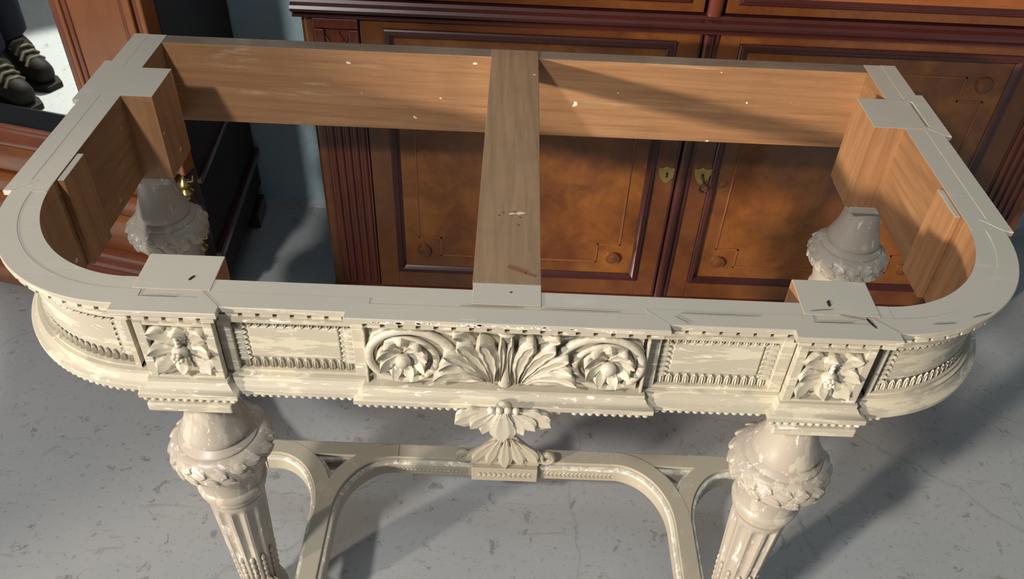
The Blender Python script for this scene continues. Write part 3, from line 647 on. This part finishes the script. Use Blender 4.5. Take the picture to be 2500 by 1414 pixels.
# braid carved along the front edge
mb = MB(); bv, bf = ball(0.0052, 7, 5)
def braid(x, y, z, tx, ty, flip):
    ca = math.cos(0.6) * 1.0; sa = math.sin(0.6) * flip
    for s_ in (1, -1):
        vs = [(u * 1.15, v_ * 0.30, ww * 0.55) for u, v_, ww in bv]
        out = []
        for u, v_, ww in vs:
            uu = u * ca - ww * sa * s_; w2 = u * sa * s_ + ww * ca + 0.0032 * s_
            out.append((x + tx * uu + ty * v_, y + ty * uu - tx * v_, z + w2))
        mb.add(out, bf)
yfront = 0.3145 - hw - 0.009
for k in range(17):
    for sx in (-1, 1): braid(SX + sx * (0.078 + 0.0082 * k), yfront, ZS - 0.026, 1, 0, sx)
o = mb.build('braid_carving', M['paint_stretch'], stret, 60); o['kind'] = 'stuff'
# block and carved crest in the middle of the stretcher
mb = MB(); mb.box(-0.065 + SX, 0.065 + SX, yfront - 0.012, yfront + 0.03, ZS - 0.038, ZS + 0.001); kb = mb.build('stretcher_block', M['paint_stretch'], stret, None, 0.0015)
mb = MB()
for k in range(11):
    x = SX + (k - 5) * 0.0098
    braid(x, yfront - 0.012, ZS - 0.018, 1, 0, 1 if k > 5 else -1)
o = mb.build('braid_carving', M['paint_stretch'], kb, 60); o['kind'] = 'stuff'
ycr = 0.300
out = [(-0.068, 0.0), (-0.068, 0.016), (-0.058, 0.028), (-0.045, 0.040), (-0.032, 0.058), (-0.020, 0.075), (-0.008, 0.082), (0.008, 0.082), (0.020, 0.075), (0.032, 0.058), (0.045, 0.040), (0.058, 0.028), (0.068, 0.016), (0.068, 0.0)]
n = len(out); vs = [(SX + x, ycr + 0.016 * (1 - z / 0.1), ZS + z) for x, z in out] + [(SX + x, ycr - 0.012 * (1 - z / 0.1), ZS + z) for x, z in out]
fs = [tuple(range(n)), tuple(range(2 * n - 1, n - 1, -1))] + [(k, (k + 1) % n, (k + 1) % n + n, k + n) for k in range(n)]
mb = MB(); mb.add(vs, fs); crest = mb.build('stretcher_crest', M['paint_stretch'], stret, None, 0.003); crest['label'] = 'small carved leaf crest in the middle of the stretcher'
cl = mesh_of('crest_leaf', leaf(0.066, 0.028, 2, 0.008, 0.006, depth=0.28), M['paint_stretch'])
for ang, dx, dzz, sc2 in ((-90, 0, 0.072, 1.02), (-112, -0.010, 0.072, 0.95), (-68, 0.010, 0.072, 0.95), (-135, -0.018, 0.066, 0.98), (-45, 0.018, 0.066, 0.98), (-153, -0.026, 0.046, 0.85), (-27, 0.026, 0.046, 0.85)):
    inst('crest_leaf', cl, crest, rotm(front_frame(SX + dx, ycr - 0.0055, ZS + dzz) @ Matrix.Rotation(math.radians(-8), 4, 'X'), ang) @ Matrix.Scale(sc2, 4))
for sx in (-1, 1):
    pts = []; rad = []
    for k in range(40):
        f = k / 39; th = f * 3.4 * pi; r = 0.0135 * (1 - 0.75 * f)
        pts.append((SX + sx * (0.082 + r * math.sin(th)), ycr - 0.004 - 0.003 * f, ZS + 0.020 - r * math.cos(th))); rad.append(0.0065 * (1 - 0.5 * f))
    pts = [(SX + sx * 0.058, ycr - 0.004, ZS + 0.010)] + pts; rad = [0.005] + rad
    mb = MB(); mb.add(*tube(pts, rad, 9, 1.3)); mb.build('volute', M['paint_stretch'], crest, 60)
inst('bud', mesh_of('crest_bud', ball(0.0145, 14, 8, 0.75), M['paint_stretch']), crest, Matrix.Translation((SX, ycr - 0.002, ZS + 0.088)))

# ------------------------------------------------------------------ MAHOGANY CABINET behind
cab = thing('sideboard_cabinet', 'tall dark mahogany cabinet with burl panelled doors behind the table', 'cabinet', (0.40, 1.15, 0))
YF = 0.94; XM = 0.400; XL, XR = -0.452, 1.252
def cbox(name, x0, x1, y0, y1, z0, z1, mat, parent=None, bevel=0.0015, label=None):
    mb = MB(); mb.box(x0, x1, y0, y1, H + z0, H + z1); o = mb.build(name, mat, parent or cab, None, bevel)
    if label: o['label'] = label
    return o
cbox('carcass', XL + 0.01, XR - 0.01, YF + 0.02, 1.355, -0.76, 0.30, M['mahog'])
# plinth with rounded lower front
def cprism(name, prof, x0, x1, mat, parent=None, smooth=40):
    """profile of (y,z_rel) extruded along x"""
    n = len(prof); vs = [(x, y, H + z) for x in (x0, x1) for y, z in prof]
    fs = [tuple(range(n)), tuple(range(2 * n - 1, n - 1, -1))] + [(k, (k + 1) % n, (k + 1) % n + n, k + n) for k in range(n)]
    mb = MB(); mb.add(vs, fs); return mb.build(name, mat, parent or cab, smooth)
cprism('plinth', [(1.355, -0.82), (YF - 0.012, -0.82), (YF - 0.016, -0.815), (YF - 0.016, -0.775), (YF - 0.010, -0.765), (YF, -0.760), (1.355, -0.760)], XL, XR, M['mahog_x'])
# waist moulding
cprism('waist_moulding', [(1.355, -0.030), (YF - 0.004, -0.030), (YF - 0.010, -0.028), (YF - 0.012, -0.023), (YF - 0.008, -0.020), (YF - 0.012, -0.017), (YF - 0.022, -0.012), (YF - 0.025, -0.005), (YF - 0.022, 0.001), (YF - 0.010, 0.004), (YF - 0.006, 0.010), (1.355, 0.010)],
       XL - 0.012, XR + 0.012, M['dark_mould'])
cprism('cornice', [(1.355, 0.29), (YF, 0.29), (YF - 0.03, 0.31), (YF - 0.035, 0.33), (1.355, 0.33)], XL - 0.02, XR + 0.02, M['mahog_x'])
# doors
bossm = mesh_of('corner_boss', lathe([(0.0001, -0.0005), (0.017, -0.0005), (0.0185, 0.004), (0.0165, 0.007), (0.0145, 0.0062), (0.012, 0.008), (0.0001, 0.009)], 24), M['veneer'])
def ring_strip(mb, x0, x1, z0, z1, wd, y0, y1, mi=0):
    mb.box(x0, x1, y0, y1, H + z1 - wd, H + z1, mi); mb.box(x0, x1, y0, y1, H + z0, H + z0 + wd, mi)
    mb.box(x0, x0 + wd, y0, y1, H + z0 + wd, H + z1 - wd, mi); mb.box(x1 - wd, x1, y0, y1, H + z0 + wd, H + z1 - wd, mi)
def moulding_ring(name, x0, x1, z0, z1, prof, mat, parent):
    """mitred frame moulding; prof of (inward offset, y)"""
    mb = MB(); n = len(prof); vs = []; fs = []
    for (cx_, cz_, dx_, dz_) in ((x0, z0, 1, 1), (x1, z0, -1, 1), (x1, z1, -1, -1), (x0, z1, 1, -1)):
        for o_, y in prof: vs.append((cx_ + dx_ * o_, y, H + cz_ + dz_ * o_))
    for c in range(4):
        c2 = (c + 1) % 4
        for k in range(n):
            k2 = (k + 1) % n; fs.append((c * n + k, c * n + k2, c2 * n + k2, c2 * n + k))
    mb.add(vs, fs); return mb.build(name, mat, parent, 35)
DP = lambda y: [(0.0, y + 0.006), (0.0, y - 0.004), (0.003, y - 0.006), (0.006, y - 0.0055), (0.008, y - 0.0075), (0.012, y - 0.007), (0.016, y - 0.002), (0.0195, y + 0.001), (0.0195, y + 0.006)]
def shield(name, x, z, parent):
    w_, h_ = 0.0215, 0.0205
    o_ = [(-w_, h_ * 0.9), (-w_ * 0.45, h_ * 0.80), (0, h_ * 1.05), (w_ * 0.45, h_ * 0.80), (w_, h_ * 0.9), (w_ * 0.93, h_ * 0.25), (w_ * 0.72, -h_ * 0.45), (w_ * 0.38, -h_ * 0.95), (0, -h_ * 1.25), (-w_ * 0.38, -h_ * 0.95), (-w_ * 0.72, -h_ * 0.45), (-w_ * 0.93, h_ * 0.25)]
    n = len(o_); vs = [(x + a, YF + 0.001, H + z + b_) for a, b_ in o_] + [(x + a * 0.97, YF - 0.0022, H + z + b_ * 0.97) for a, b_ in o_]
    fs = [tuple(range(n)), tuple(range(2 * n - 1, n - 1, -1))] + [(k, (k + 1) % n, (k + 1) % n + n, k + n) for k in range(n)]
    mb = MB(); mb.add(vs, fs); e = mb.build('escutcheon', M['brass_flat'], parent, None, 0.0006); e['label'] = 'brass shield keyhole plate'
    vs, fs = lathe([(0.0001, 0), (0.0032, 0), (0.0032, 0.0006), (0.0001, 0.0006)], 14)
    mb = MB(); mb.add([(x + a, YF - 0.0023 - c, H + z + 0.003 + b_) for a, b_, c in vs], fs); mb.add([(x + a, YF - 0.0023 - c, H + z + b_) for a, b_, c in ((-0.0014, 0.002, 0), (0.0014, 0.002, 0), (0.0026, -0.008, 0), (-0.0026, -0.008, 0), (-0.0014, 0.002, .0006), (0.0014, 0.002, .0006), (0.0026, -0.008, .0006), (-0.0026, -0.008, .0006))],
        [(0, 1, 2, 3), (4, 5, 6, 7), (0, 1, 5, 4), (1, 2, 6, 5), (2, 3, 7, 6), (3, 0, 4, 7)]); mb.build('keyhole', M['keyhole'], e)
for sx in (-1, 1):
    dx0, dx1 = (-0.328, 0.386) if sx < 0 else (0.414, 1.128)
    door = MB(); px0, px1 = (dx0 + 0.049, dx1 - 0.050) if sx < 0 else (dx0 + 0.055, dx1 - 0.049); pz0, pz1 = -0.706, -0.050
    door.box(dx0, dx1, YF + 0.012, YF + 0.0225, H - 0.757, H - 0.031)
    door = door.build('door', M['veneer'], cab, None, 0.0015)
    for xa, xb in ((dx0, px0), (px1, dx1)):
        mb = MB(); mb.box(xa, xb, YF, YF + 0.0215, H - 0.757, H - 0.031); mb.build('door_stile', M['veneer'], door, None, 0.0015)
    for z0, z1 in ((pz1, -0.031), (-0.757, pz0)):
        mb = MB(); mb.box(px0, px1, YF + 0.0003, YF + 0.022, H + z0, H + z1); mb.build('door_rail', M['veneer'], door, None, 0.0012)
    moulding_ring('panel_moulding', px0, px1, pz0, pz1, DP(YF), M['dark_mould'], door)
    mb = MB(); mb.box(px0 + 0.01, px1 - 0.01, YF + 0.003, YF + 0.012, H + pz0 + 0.01, H + pz1 - 0.01); pan = mb.build('door_panel', M['burl'], door)
    a0, a1, c0, c1 = px0 + 0.0195, px1 - 0.0195, pz0 + 0.0195, pz1 - 0.0195
    d, nt_ = 0.066, 0.044; yl0, yl1 = YF + 0.0012, YF + 0.0035
    X0, X1, Z0, Z1 = a0 + d - 0.03, a1 - d + 0.03, c0 + d - 0.03, c1 - d + 0.03
    lw = 0.0035
    def hbar(xa, xb, z): mb_.box(min(xa, xb) - lw / 2, max(xa, xb) + lw / 2, yl0, yl1, H + z - lw / 2, H + z + lw / 2)
    def vbar(x, za, zb): mb_.box(x - lw / 2, x + lw / 2, yl0, yl1, H + min(za, zb) - lw / 2, H + max(za, zb) + lw / 2)
    mb_ = MB(); q = 0.055
    hbar(X0 + q, X1 - q, Z0); hbar(X0 + q, X1 - q, Z1); vbar(X0, Z0 + q, Z1 - q); vbar(X1, Z0 + q, Z1 - q)
    for xa, sgx in ((X0, 1), (X1, -1)):
        for za, sgz in ((Z0, 1), (Z1, -1)):
            hbar(xa, xa + sgx * q, za + sgz * q); vbar(xa + sgx * q, za, za + sgz * q)
            inst('corner_boss', bossm, door, frame((xa + sgx * 0.012, YF + 0.003, H + za + sgz * 0.014), (1, 0, 0), (0, 0, 1), (0, -1, 0)))
    mb_.build('inlay_line', M['inlay'], pan)
    shield('escutcheon', 0.366 if sx < 0 else 0.450, -0.378, door)
# key left in the right-hand lock
key = MB(); key.add(*tube([(0.450, YF - 0.001, H - 0.379), (0.450, YF - 0.034, H - 0.381)], [0.0028, 0.0028], 10, 1, (0, 0, 1)))
pts = [(0.451 + 0.010 * math.cos(a), YF - 0.036 - 0.003 * math.sin(a), H - 0.390 + 0.012 * math.sin(a)) for a in [2 * pi * k / 20 for k in range(21)]]
key.add(*tube(pts, [0.0026] * 21, 8, 1, (0, 1, 0.1)))
o = key.build('key', M['iron'], None, 50); o['label'] = 'dark iron key left in the cabinet lock'; o['category'] = 'key'
# half-round astragals between the doors and between the drawers
def half_col(name, x, r, z0, z1, mat, parent):
    n = 14; vs = []; fs = []
    for z in (z0, z1):
        for k in range(n + 1):
            a = pi * k / n; vs.append((x - r * math.cos(a), YF - r * 0.8 * math.sin(a), H + z))
    for k in range(n): fs.append((k, k + 1, n + 2 + k, n + 1 + k))
    fs += [tuple(range(n + 1)), tuple(range(n + 1, 2 * n + 2)), (0, n, 2 * n + 1, n + 1)]
    mb = MB(); mb.add(vs, fs); return mb.build(name, mat, parent, 40)
half_col('door_astragal', 0.402, 0.0115, -0.757, -0.031, M['dark_mould'], cab)
for xx in (0.3845, 0.4195): cbox('astragal_fillet', xx - 0.003, xx + 0.003, YF - 0.003, YF + 0.01, -0.757, -0.031, M['dark_mould'])
half_col('drawer_column', 0.402, 0.0155, 0.010, 0.29, M['mahog'], cab)
# fluted pilasters with carved capitals
for sx, (a, b_) in ((-1, (-0.425, -0.331)), (1, (1.131, 1.225))):
    pil = cbox('pilaster', a, b_, YF + 0.004, YF + 0.03, -0.757, -0.031, M['mahog'])
    cbox('pilaster_cap', a, b_, YF - 0.006, YF + 0.01, -0.052, -0.031, M['mahog'], pil)
    wd = b_ - a
    for k in range(5):
        x = a + wd * (0.12 + 0.19 * k)
        mb = MB(); mb.add(*tube([(x, YF + 0.003, H - 0.745), (x, YF + 0.003, H - 0.17)], [0.0062, 0.0062], 10, 0.9)); mb.build('reed', M['mahog'], pil, 50)
    for x in (a + 0.011, b_ - 0.011): cbox('capital_side', x - 0.010, x + 0.010, YF - 0.003, YF + 0.01, -0.160, -0.056, M['mahog'], pil)
    xm = (a + b_) / 2
    cpl = mesh_of('capital_leaf', leaf(0.05, 0.036, 2, 0.008, 0.005, depth=0.3), M['mahog'])
    for ang, z in ((-90, -0.060), (-55, -0.085), (-125, -0.085), (-90, -0.105)): inst('capital_leaf', cpl, pil, rotm(front_frame(xm, YF + 0.003, H + z), ang))
    mb = MB(); mb.add(*tube([(xm - 0.024, YF, H - 0.072), (xm - 0.013, YF - 0.004, H - 0.088), (xm, YF - 0.006, H - 0.093), (xm + 0.013, YF - 0.004, H - 0.088), (xm + 0.024, YF, H - 0.072)], [0.0022] * 5, 7)); mb.build('capital_swag', M['mahog'], pil, 60)
# rounded outer corner posts
for x in (XL + 0.016, XR - 0.016):
    mb = MB(); mb.add(*lathe([(0.016, H - 0.76), (0.016, H - 0.031)], 24, x, YF + 0.018)); mb.build('corner_post', M['veneer'], cab, 40)
# drawers above the moulding
for sx, (a, b_) in ((-1, (-0.43, 0.380)), (1, (0.424, 1.23))):
    dr = cbox('drawer', a, b_, YF, YF + 0.02, 0.014, 0.27, M['veneer'])
    moulding_ring('drawer_moulding', a + (0.04 if sx < 0 else 0.022), b_ - 0.03, 0.034, 0.24, DP(YF), M['dark_mould'], dr)
    mb = MB(); mb.box(a + 0.04, b_ - 0.035, YF - 0.002, YF + 0.004, H + 0.045, H + 0.23); mb.build('drawer_field', M['burl'] if sx < 0 else M['ward_x'], dr)
    xx = 0.79 if sx > 0 else 0.01
    w_ = 0.0215; o_ = [(-w_, 0.05), (w_, 0.05), (w_ * 0.8, 0.024), (0, 0.0), (-w_ * 0.8, 0.024)]
    vs = [(xx + p, YF - 0.004, H + 0.058 + r) for p, r in o_] + [(xx + p, YF - 0.001, H + 0.058 + r) for p, r in o_]
    mb = MB(); mb.add(vs, [(0, 1, 2, 3, 4), (9, 8, 7, 6, 5)] + [(k, (k + 1) % 5, (k + 1) % 5 + 5, k + 5) for k in range(5)]); mb.build('escutcheon', M['brass_flat'], dr)

# ------------------------------------------------------------------ WARDROBE with mirror, on the left
wd_ = thing('mirror_wardrobe', 'mahogany wardrobe with a tall mirror and drawers beside the blue wall', 'wardrobe', (-1.3, 1.1, 0))
ang = math.radians(13.5); T = Vector((math.cos(ang), -math.sin(ang), 0)); NO = Vector((-math.sin(ang), -math.cos(ang), 0)); FRc = Vector((-0.720, 0.8275, 0)); WS = 1.045
def wz(z): return max(-H, 0.70 + (z - 0.70) * WS) if z > -0.66 else -H + (z + 0.82) * (0.82 - 0.7212) / 0.16
def W(s, d, z): p = FRc + T * s * WS + NO * d; return (p.x, p.y, H + wz(z))
def wprism(name, prof, s0, s1, mat, parent=None, smooth=35, label=None):
    n = len(prof); vs = [W(s, d, z) for s in (s0, s1) for d, z in prof]
    fs = [tuple(range(n)), tuple(range(2 * n - 1, n - 1, -1))] + [(k, (k + 1) % n, (k + 1) % n + n, k + n) for k in range(n)]
    mb = MB(); mb.add(vs, fs); o = mb.build(name, mat, parent or wd_, smooth)
    if label: o['label'] = label
    return o
def wbox(name, s0, s1, d0, d1, z0, z1, mat, parent=None, bevel=0.0015):
    mb = MB(); mb.box(s0, s1, d0, d1, z0, z1, 0, None, W); return mb.build(name, mat, parent or wd_, None, bevel)
# carcass prism
a = W(0, -0.036, 0); b2 = W(-1.30, -0.036, 0); plan = [(a[0], a[1]), (-0.742, 1.352), (-2.02, 1.352), (b2[0], b2[1])]
vs = [(x, y, H - 0.735) for x, y in plan] + [(x, y, H + 1.25) for x, y in plan]
mb = MB(); mb.add(vs, [(0, 1, 2, 3), (7, 6, 5, 4), (0, 1, 5, 4), (1, 2, 6, 5), (2, 3, 7, 6), (3, 0, 4, 7)]); mb.build('carcass', M['ward_side'], wd_)
# mouldings along the dark side
d0 = Vector((-0.742, 1.352, 0)) - Vector((a[0], a[1], 0)); sl = d0.length; d0.normalize(); n0 = Vector((d0.y, -d0.x, 0))
for z0, z1, pr in ((-0.360, -0.345, 0.008), (-0.575, -0.552, 0.014)):
    def SB(x, y, z): p = Vector((a[0], a[1], 0)) + d0 * x + n0 * y; return (p.x, p.y, H + wz(z))
    mb = MB(); mb.box(0.0, sl, -0.004, pr, z0, z1, 0, None, SB); mb.build('side_moulding', M['dark_mould'], wd_, None, 0.003)
mb = MB(); mb.box(sl - 0.11, sl - 0.005, -0.10, 0.006, -0.82, -0.735, 0, None, SB); mb.build('back_foot', M['dark_mould'], wd_, None, 0.004)
mb = MB(); mb.box(0.0, 0.07, -0.10, 0.0, -0.82, -0.735, 0, None, SB); mb.build('front_foot', M['dark_mould'], wd_, None, 0.004)
# stile
wbox('stile', -0.168, -0.053, -0.036, 0.0, -0.262, 1.2, M['ward'])
for s0, s1, d in ((-0.207, -0.192, 0.002), (-0.191, -0.181, 0.006), (-0.180, -0.168, 0.003)): wbox('stile_moulding', s0, s1, -0.036, d, -0.262, 1.2, M['ward_red'] if d < 0.004 else M['ward'], None, 0.003)
for s0, s1, d in ((-0.053, -0.043, 0.004), (-0.041, -0.024, 0.010), (-0.022, -0.012, 0.004), (-0.011, 0.0, 0.008)): wbox('stile_moulding', s0, s1, -0.036, d, -0.315, 1.2, M['ward'] if d > 0.006 else M['ward_red'], None, 0.003)
# mirror
mb = MB(); mb.box(-1.28, -0.207, -0.036, -0.030, -0.262, 1.2, 0, None, W); o = mb.build('mirror', M['mirror'], wd_); o['label'] = 'tall mirror reflecting a person\'s boots'
wprism('mirror_bevel', [(-0.0295, -0.2400), (-0.0295, -0.2655), (0.004, -0.2655), (0.002, -0.258)], -1.28, -0.207, M['black'])
# ledge mouldings
wprism('ledge_moulding', [(-0.036, -0.265), (0.004, -0.265), (0.008, -0.268), (0.008, -0.273), (0.012, -0.275), (0.012, -0.281), (0.016, -0.284), (0.024, -0.290), (0.027, -0.298), (0.025, -0.307), (0.017, -0.313), (0.006, -0.315), (-0.036, -0.315)], -1.30, -0.045, M['ward_red'])
# drawers
for z0, z1, d in ((-0.396, -0.317, 0.004), (-0.458, -0.402, 0.008), (-0.572, -0.464, 0.004)):
    dr = wprism('drawer', [(-0.036, z1), (d - 0.004, z1), (d, z1 - 0.005), (d + 0.003, (z0 + z1) / 2), (d, z0 + 0.005), (d - 0.004, z0), (-0.036, z0)], -1.30, -0.047, M['ward_x'])
# base mouldings and rounded plinth
wprism('base_moulding', [(-0.036, -0.575), (0.010, -0.575), (0.018, -0.580), (0.020, -0.588), (0.014, -0.594), (0.014, -0.600), (0.024, -0.606), (0.027, -0.615), (0.022, -0.624), (0.022, -0.630), (0.030, -0.636), (0.032, -0.645), (0.028, -0.652), (-0.036, -0.652)], -1.30, -0.04, M['ward_red'])
wprism('bulging_plinth', [(-0.036, -0.652), (0.020, -0.653), (0.034, -0.675), (0.042, -0.71), (0.042, -0.745), (0.036, -0.78), (0.024, -0.81), (0.016, -0.82), (-0.036, -0.82)], -1.30, -0.05, M['ward_x'])
# brass mounts on the front corner
bprof = [(0.0002, 0.030), (0.004, 0.028), (0.006, 0.022), (0.012, 0.018), (0.016, 0.010), (0.013, 0.003), (0.008, 0.0), (0.012, -0.004), (0.018, -0.010), (0.014, -0.018), (0.008, -0.022), (0.010, -0.027), (0.005, -0.034), (0.0002, -0.036)]
for z in (-0.340, -0.492):
    p = W(-0.004, 0.012, z); mb = MB(); mb.add(*lathe([(r, p[2] + q) for r, q in bprof], 20, p[0], p[1])); o = mb.build('brass_mount', M['brass'], wd_, 40); o['label'] = 'turned brass mount'
    mb = MB(); mb.add(*tube([(p[0] + 0.010, p[1] - 0.004, p[2] + 0.018), (p[0] + 0.024, p[1] - 0.006, p[2] + 0.022), (p[0] + 0.026, p[1] - 0.004, p[2] + 0.036)], [0.002, 0.002, 0.0016], 7, 1, (0, 1, 0.2))); mb.build('brass_hook', M['brass'], o, 50)

# ------------------------------------------------------------------ PERSON seen in the mirror
per = thing('person', 'person in dark trousers and laced boots reflected in the mirror', 'person', (-2.28, 0.32, 0))
def skin(name, nodes, edges, mat, parent, root=0, sub=2):
    me = bpy.data.meshes.new(name); me.from_pydata([n_[0] for n_ in nodes], edges, []); me.materials.append(mat)
    o = bpy.data.objects.new(name, me); COL.objects.link(o)
    sk = o.modifiers.new('skin', 'SKIN'); sk.use_smooth_shade = True
    for i, n_ in enumerate(nodes):
        r = n_[1]; me.skin_vertices[0].data[i].radius = r if isinstance(r, tuple) else (r, r)
        me.skin_vertices[0].data[i].use_root = (i == root)
    sb = o.modifiers.new('sub', 'SUBSURF'); sb.levels = sub; sb.render_levels = sub
    setp(o, parent); return o
X, Y = -2.28, 0.32
body = [((X, Y, 0.98), (0.115, 0.155)), ((X - 0.01, Y, 1.12), (0.105, 0.14)), ((X, Y, 1.30), (0.115, 0.165)), ((X, Y, 1.44), (0.09, 0.13)), ((X, Y, 1.52), 0.055), ((X + 0.015, Y, 1.60), 0.07), ((X + 0.02, Y, 1.69), 0.095), ((X + 0.01, Y, 1.77), 0.07),
        ((X - 0.01, Y + 0.21, 1.40), 0.06), ((X - 0.02, Y + 0.25, 1.12), 0.045), ((X + 0.08, Y + 0.22, 0.90), 0.033), ((X + 0.10, Y + 0.215, 0.83), 0.035),
        ((X - 0.01, Y - 0.21, 1.40), 0.06), ((X - 0.02, Y - 0.25, 1.12), 0.045), ((X + 0.08, Y - 0.22, 0.90), 0.033), ((X + 0.10, Y - 0.215, 0.83), 0.035)]
skin('body', body, [(0, 1), (1, 2), (2, 3), (3, 4), (4, 5), (5, 6), (6, 7), (3, 8), (8, 9), (9, 10), (10, 11), (3, 12), (12, 13), (13, 14), (14, 15)], M['coatc'], per)
mb = MB(); mb.add(*ball(0.118, 18, 12, 1.15)); mb.v = [(X + 0.02 + x * 0.95, Y + y * 0.82, 1.685 + z) for x, y, z in mb.v]; hd = mb.build('head', M['skin'], per, 60)
mb = MB(); mb.add(*ball(0.124, 18, 12, 1.1)); mb.v = [(X - 0.005 + x * 0.95, Y + y * 0.86, 1.71 + max(z, -0.03 if x < 0 else 0.035)) for x, y, z in mb.v]; mb.build('hair', M['hair'], hd, 60)
mb = MB(); mb.add(*ball(0.018, 10, 7, 1.3)); mb.v = [(X + 0.135 + x, Y + y * 0.8, 1.675 + z) for x, y, z in mb.v]; mb.build('nose', M['skin'], hd, 60)
for s_ in (-1, 1):
    mb = MB(); mb.add(*ball(0.013, 10, 7)); mb.v = [(X + 0.118 + x * 0.6, Y + s_ * 0.034 + y, 1.70 + z * 0.7) for x, y, z in mb.v]; mb.build('eye', M['boot'], hd, 60)
    mb = MB(); mb.add(*ball(0.028, 10, 7, 1.2)); mb.v = [(X + 0.01 + x * 0.7, Y + s_ * 0.098 + y * 0.4, 1.68 + z) for x, y, z in mb.v]; mb.build('ear', M['skin'], hd, 60)
    hb = (X + 0.11, Y + s_ * 0.215, 0.80)   # hands
    nodes = [((hb[0] - 0.01, hb[1], hb[2] + 0.04), 0.024), ((hb[0] + 0.005, hb[1], hb[2] - 0.02), (0.034, 0.018))]; ed = [(0, 1)]
    for k in range(4):
        ox = -0.028 + 0.019 * k; i = len(nodes); ln = (0.058, 0.07, 0.075, 0.062)[k]
        nodes += [((hb[0] + 0.005 + ox, hb[1], hb[2] - 0.055), 0.009), ((hb[0] + 0.008 + ox, hb[1] - s_ * 0.006, hb[2] - 0.055 - ln * 0.55), 0.0085), ((hb[0] + 0.006 + ox, hb[1] - s_ * 0.02, hb[2] - 0.055 - ln), 0.007)]
        ed += [(1, i), (i, i + 1), (i + 1, i + 2)]
    i = len(nodes); nodes += [((hb[0] + 0.045, hb[1] - s_ * 0.01, hb[2] - 0.01), 0.010), ((hb[0] + 0.062, hb[1] - s_ * 0.015, hb[2] - 0.045), 0.008)]; ed += [(1, i), (i, i + 1)]
    skin('hand', nodes, ed, M['skin'], per, 0, 1)
tr = [((X, Y, 1.02), (0.12, 0.16)), ((X, Y, 0.92), (0.12, 0.155))]; ed = [(0, 1)]
for s_ in (-1, 1):
    i = len(tr); yy = Y + s_ * 0.072; xo = 0.075 if s_ > 0 else 0.0
    tr += [((X, Y + s_ * 0.085, 0.82), 0.095), ((X + 0.02 + xo * 0.5, yy + s_ * 0.01, 0.50), 0.085), ((X + 0.005 + xo * 0.8, yy, 0.32), 0.084), ((X - 0.005 + xo, yy, 0.19), 0.088), ((X - 0.005 + xo, yy, 0.155), 0.086)]
    ed += [(1, i), (i, i + 1), (i + 1, i + 2), (i + 2, i + 3), (i + 3, i + 4)]
o = skin('trousers', tr, ed, M['jeans'], per)
for s_ in (-1, 1):
    yy = Y + s_ * 0.072; XB = X + (0.075 if s_ > 0 else 0.0)
    nodes = [((XB - 0.045, yy, 0.060), (0.050, 0.052)), ((XB, yy, 0.10), (0.060, 0.058)), ((XB + 0.07, yy, 0.078), (0.052, 0.054)), ((XB + 0.14, yy, 0.054), (0.042, 0.054)), ((XB + 0.185, yy, 0.046), (0.036, 0.046)), ((XB - 0.005, yy, 0.19), 0.064)]
    bt = skin('boot', nodes, [(0, 1), (1, 2), (2, 3), (3, 4), (1, 5)], M['boot'], per, 1)
    mb = MB(); out = [(XB - 0.105, 0.03), (XB - 0.085, 0.05), (XB, 0.048), (XB + 0.09, 0.054), (XB + 0.15, 0.050), (XB + 0.196, 0.030)]
    ol = [(x, yy + w_) for x, w_ in out] + [(x, yy - w_) for x, w_ in out[::-1]]; n = len(ol)
    mb.add([(x, y, 0.0) for x, y in ol] + [(x, y, 0.022) for x, y in ol], [tuple(range(n)), tuple(range(2 * n - 1, n - 1, -1))] + [(k, (k + 1) % n, (k + 1) % n + n, k + n) for k in range(n)])
    mb.build('sole', M['boot'], bt, None, 0.003)
    for k in range(5):
        x = XB + 0.040 + 0.021 * k; z = 0.172 - 0.0160 * k
        mb = MB(); mb.add(*tube([(x - 0.004, yy - 0.040, z - 0.020), (x + 0.007, yy - 0.016, z), (x, yy + 0.016, z + 0.001), (x + 0.004, yy + 0.040, z - 0.020)], [0.0065] * 4, 7, 1, (0, 0, 1))); mb.build('lace', M['lace'], bt, 60)
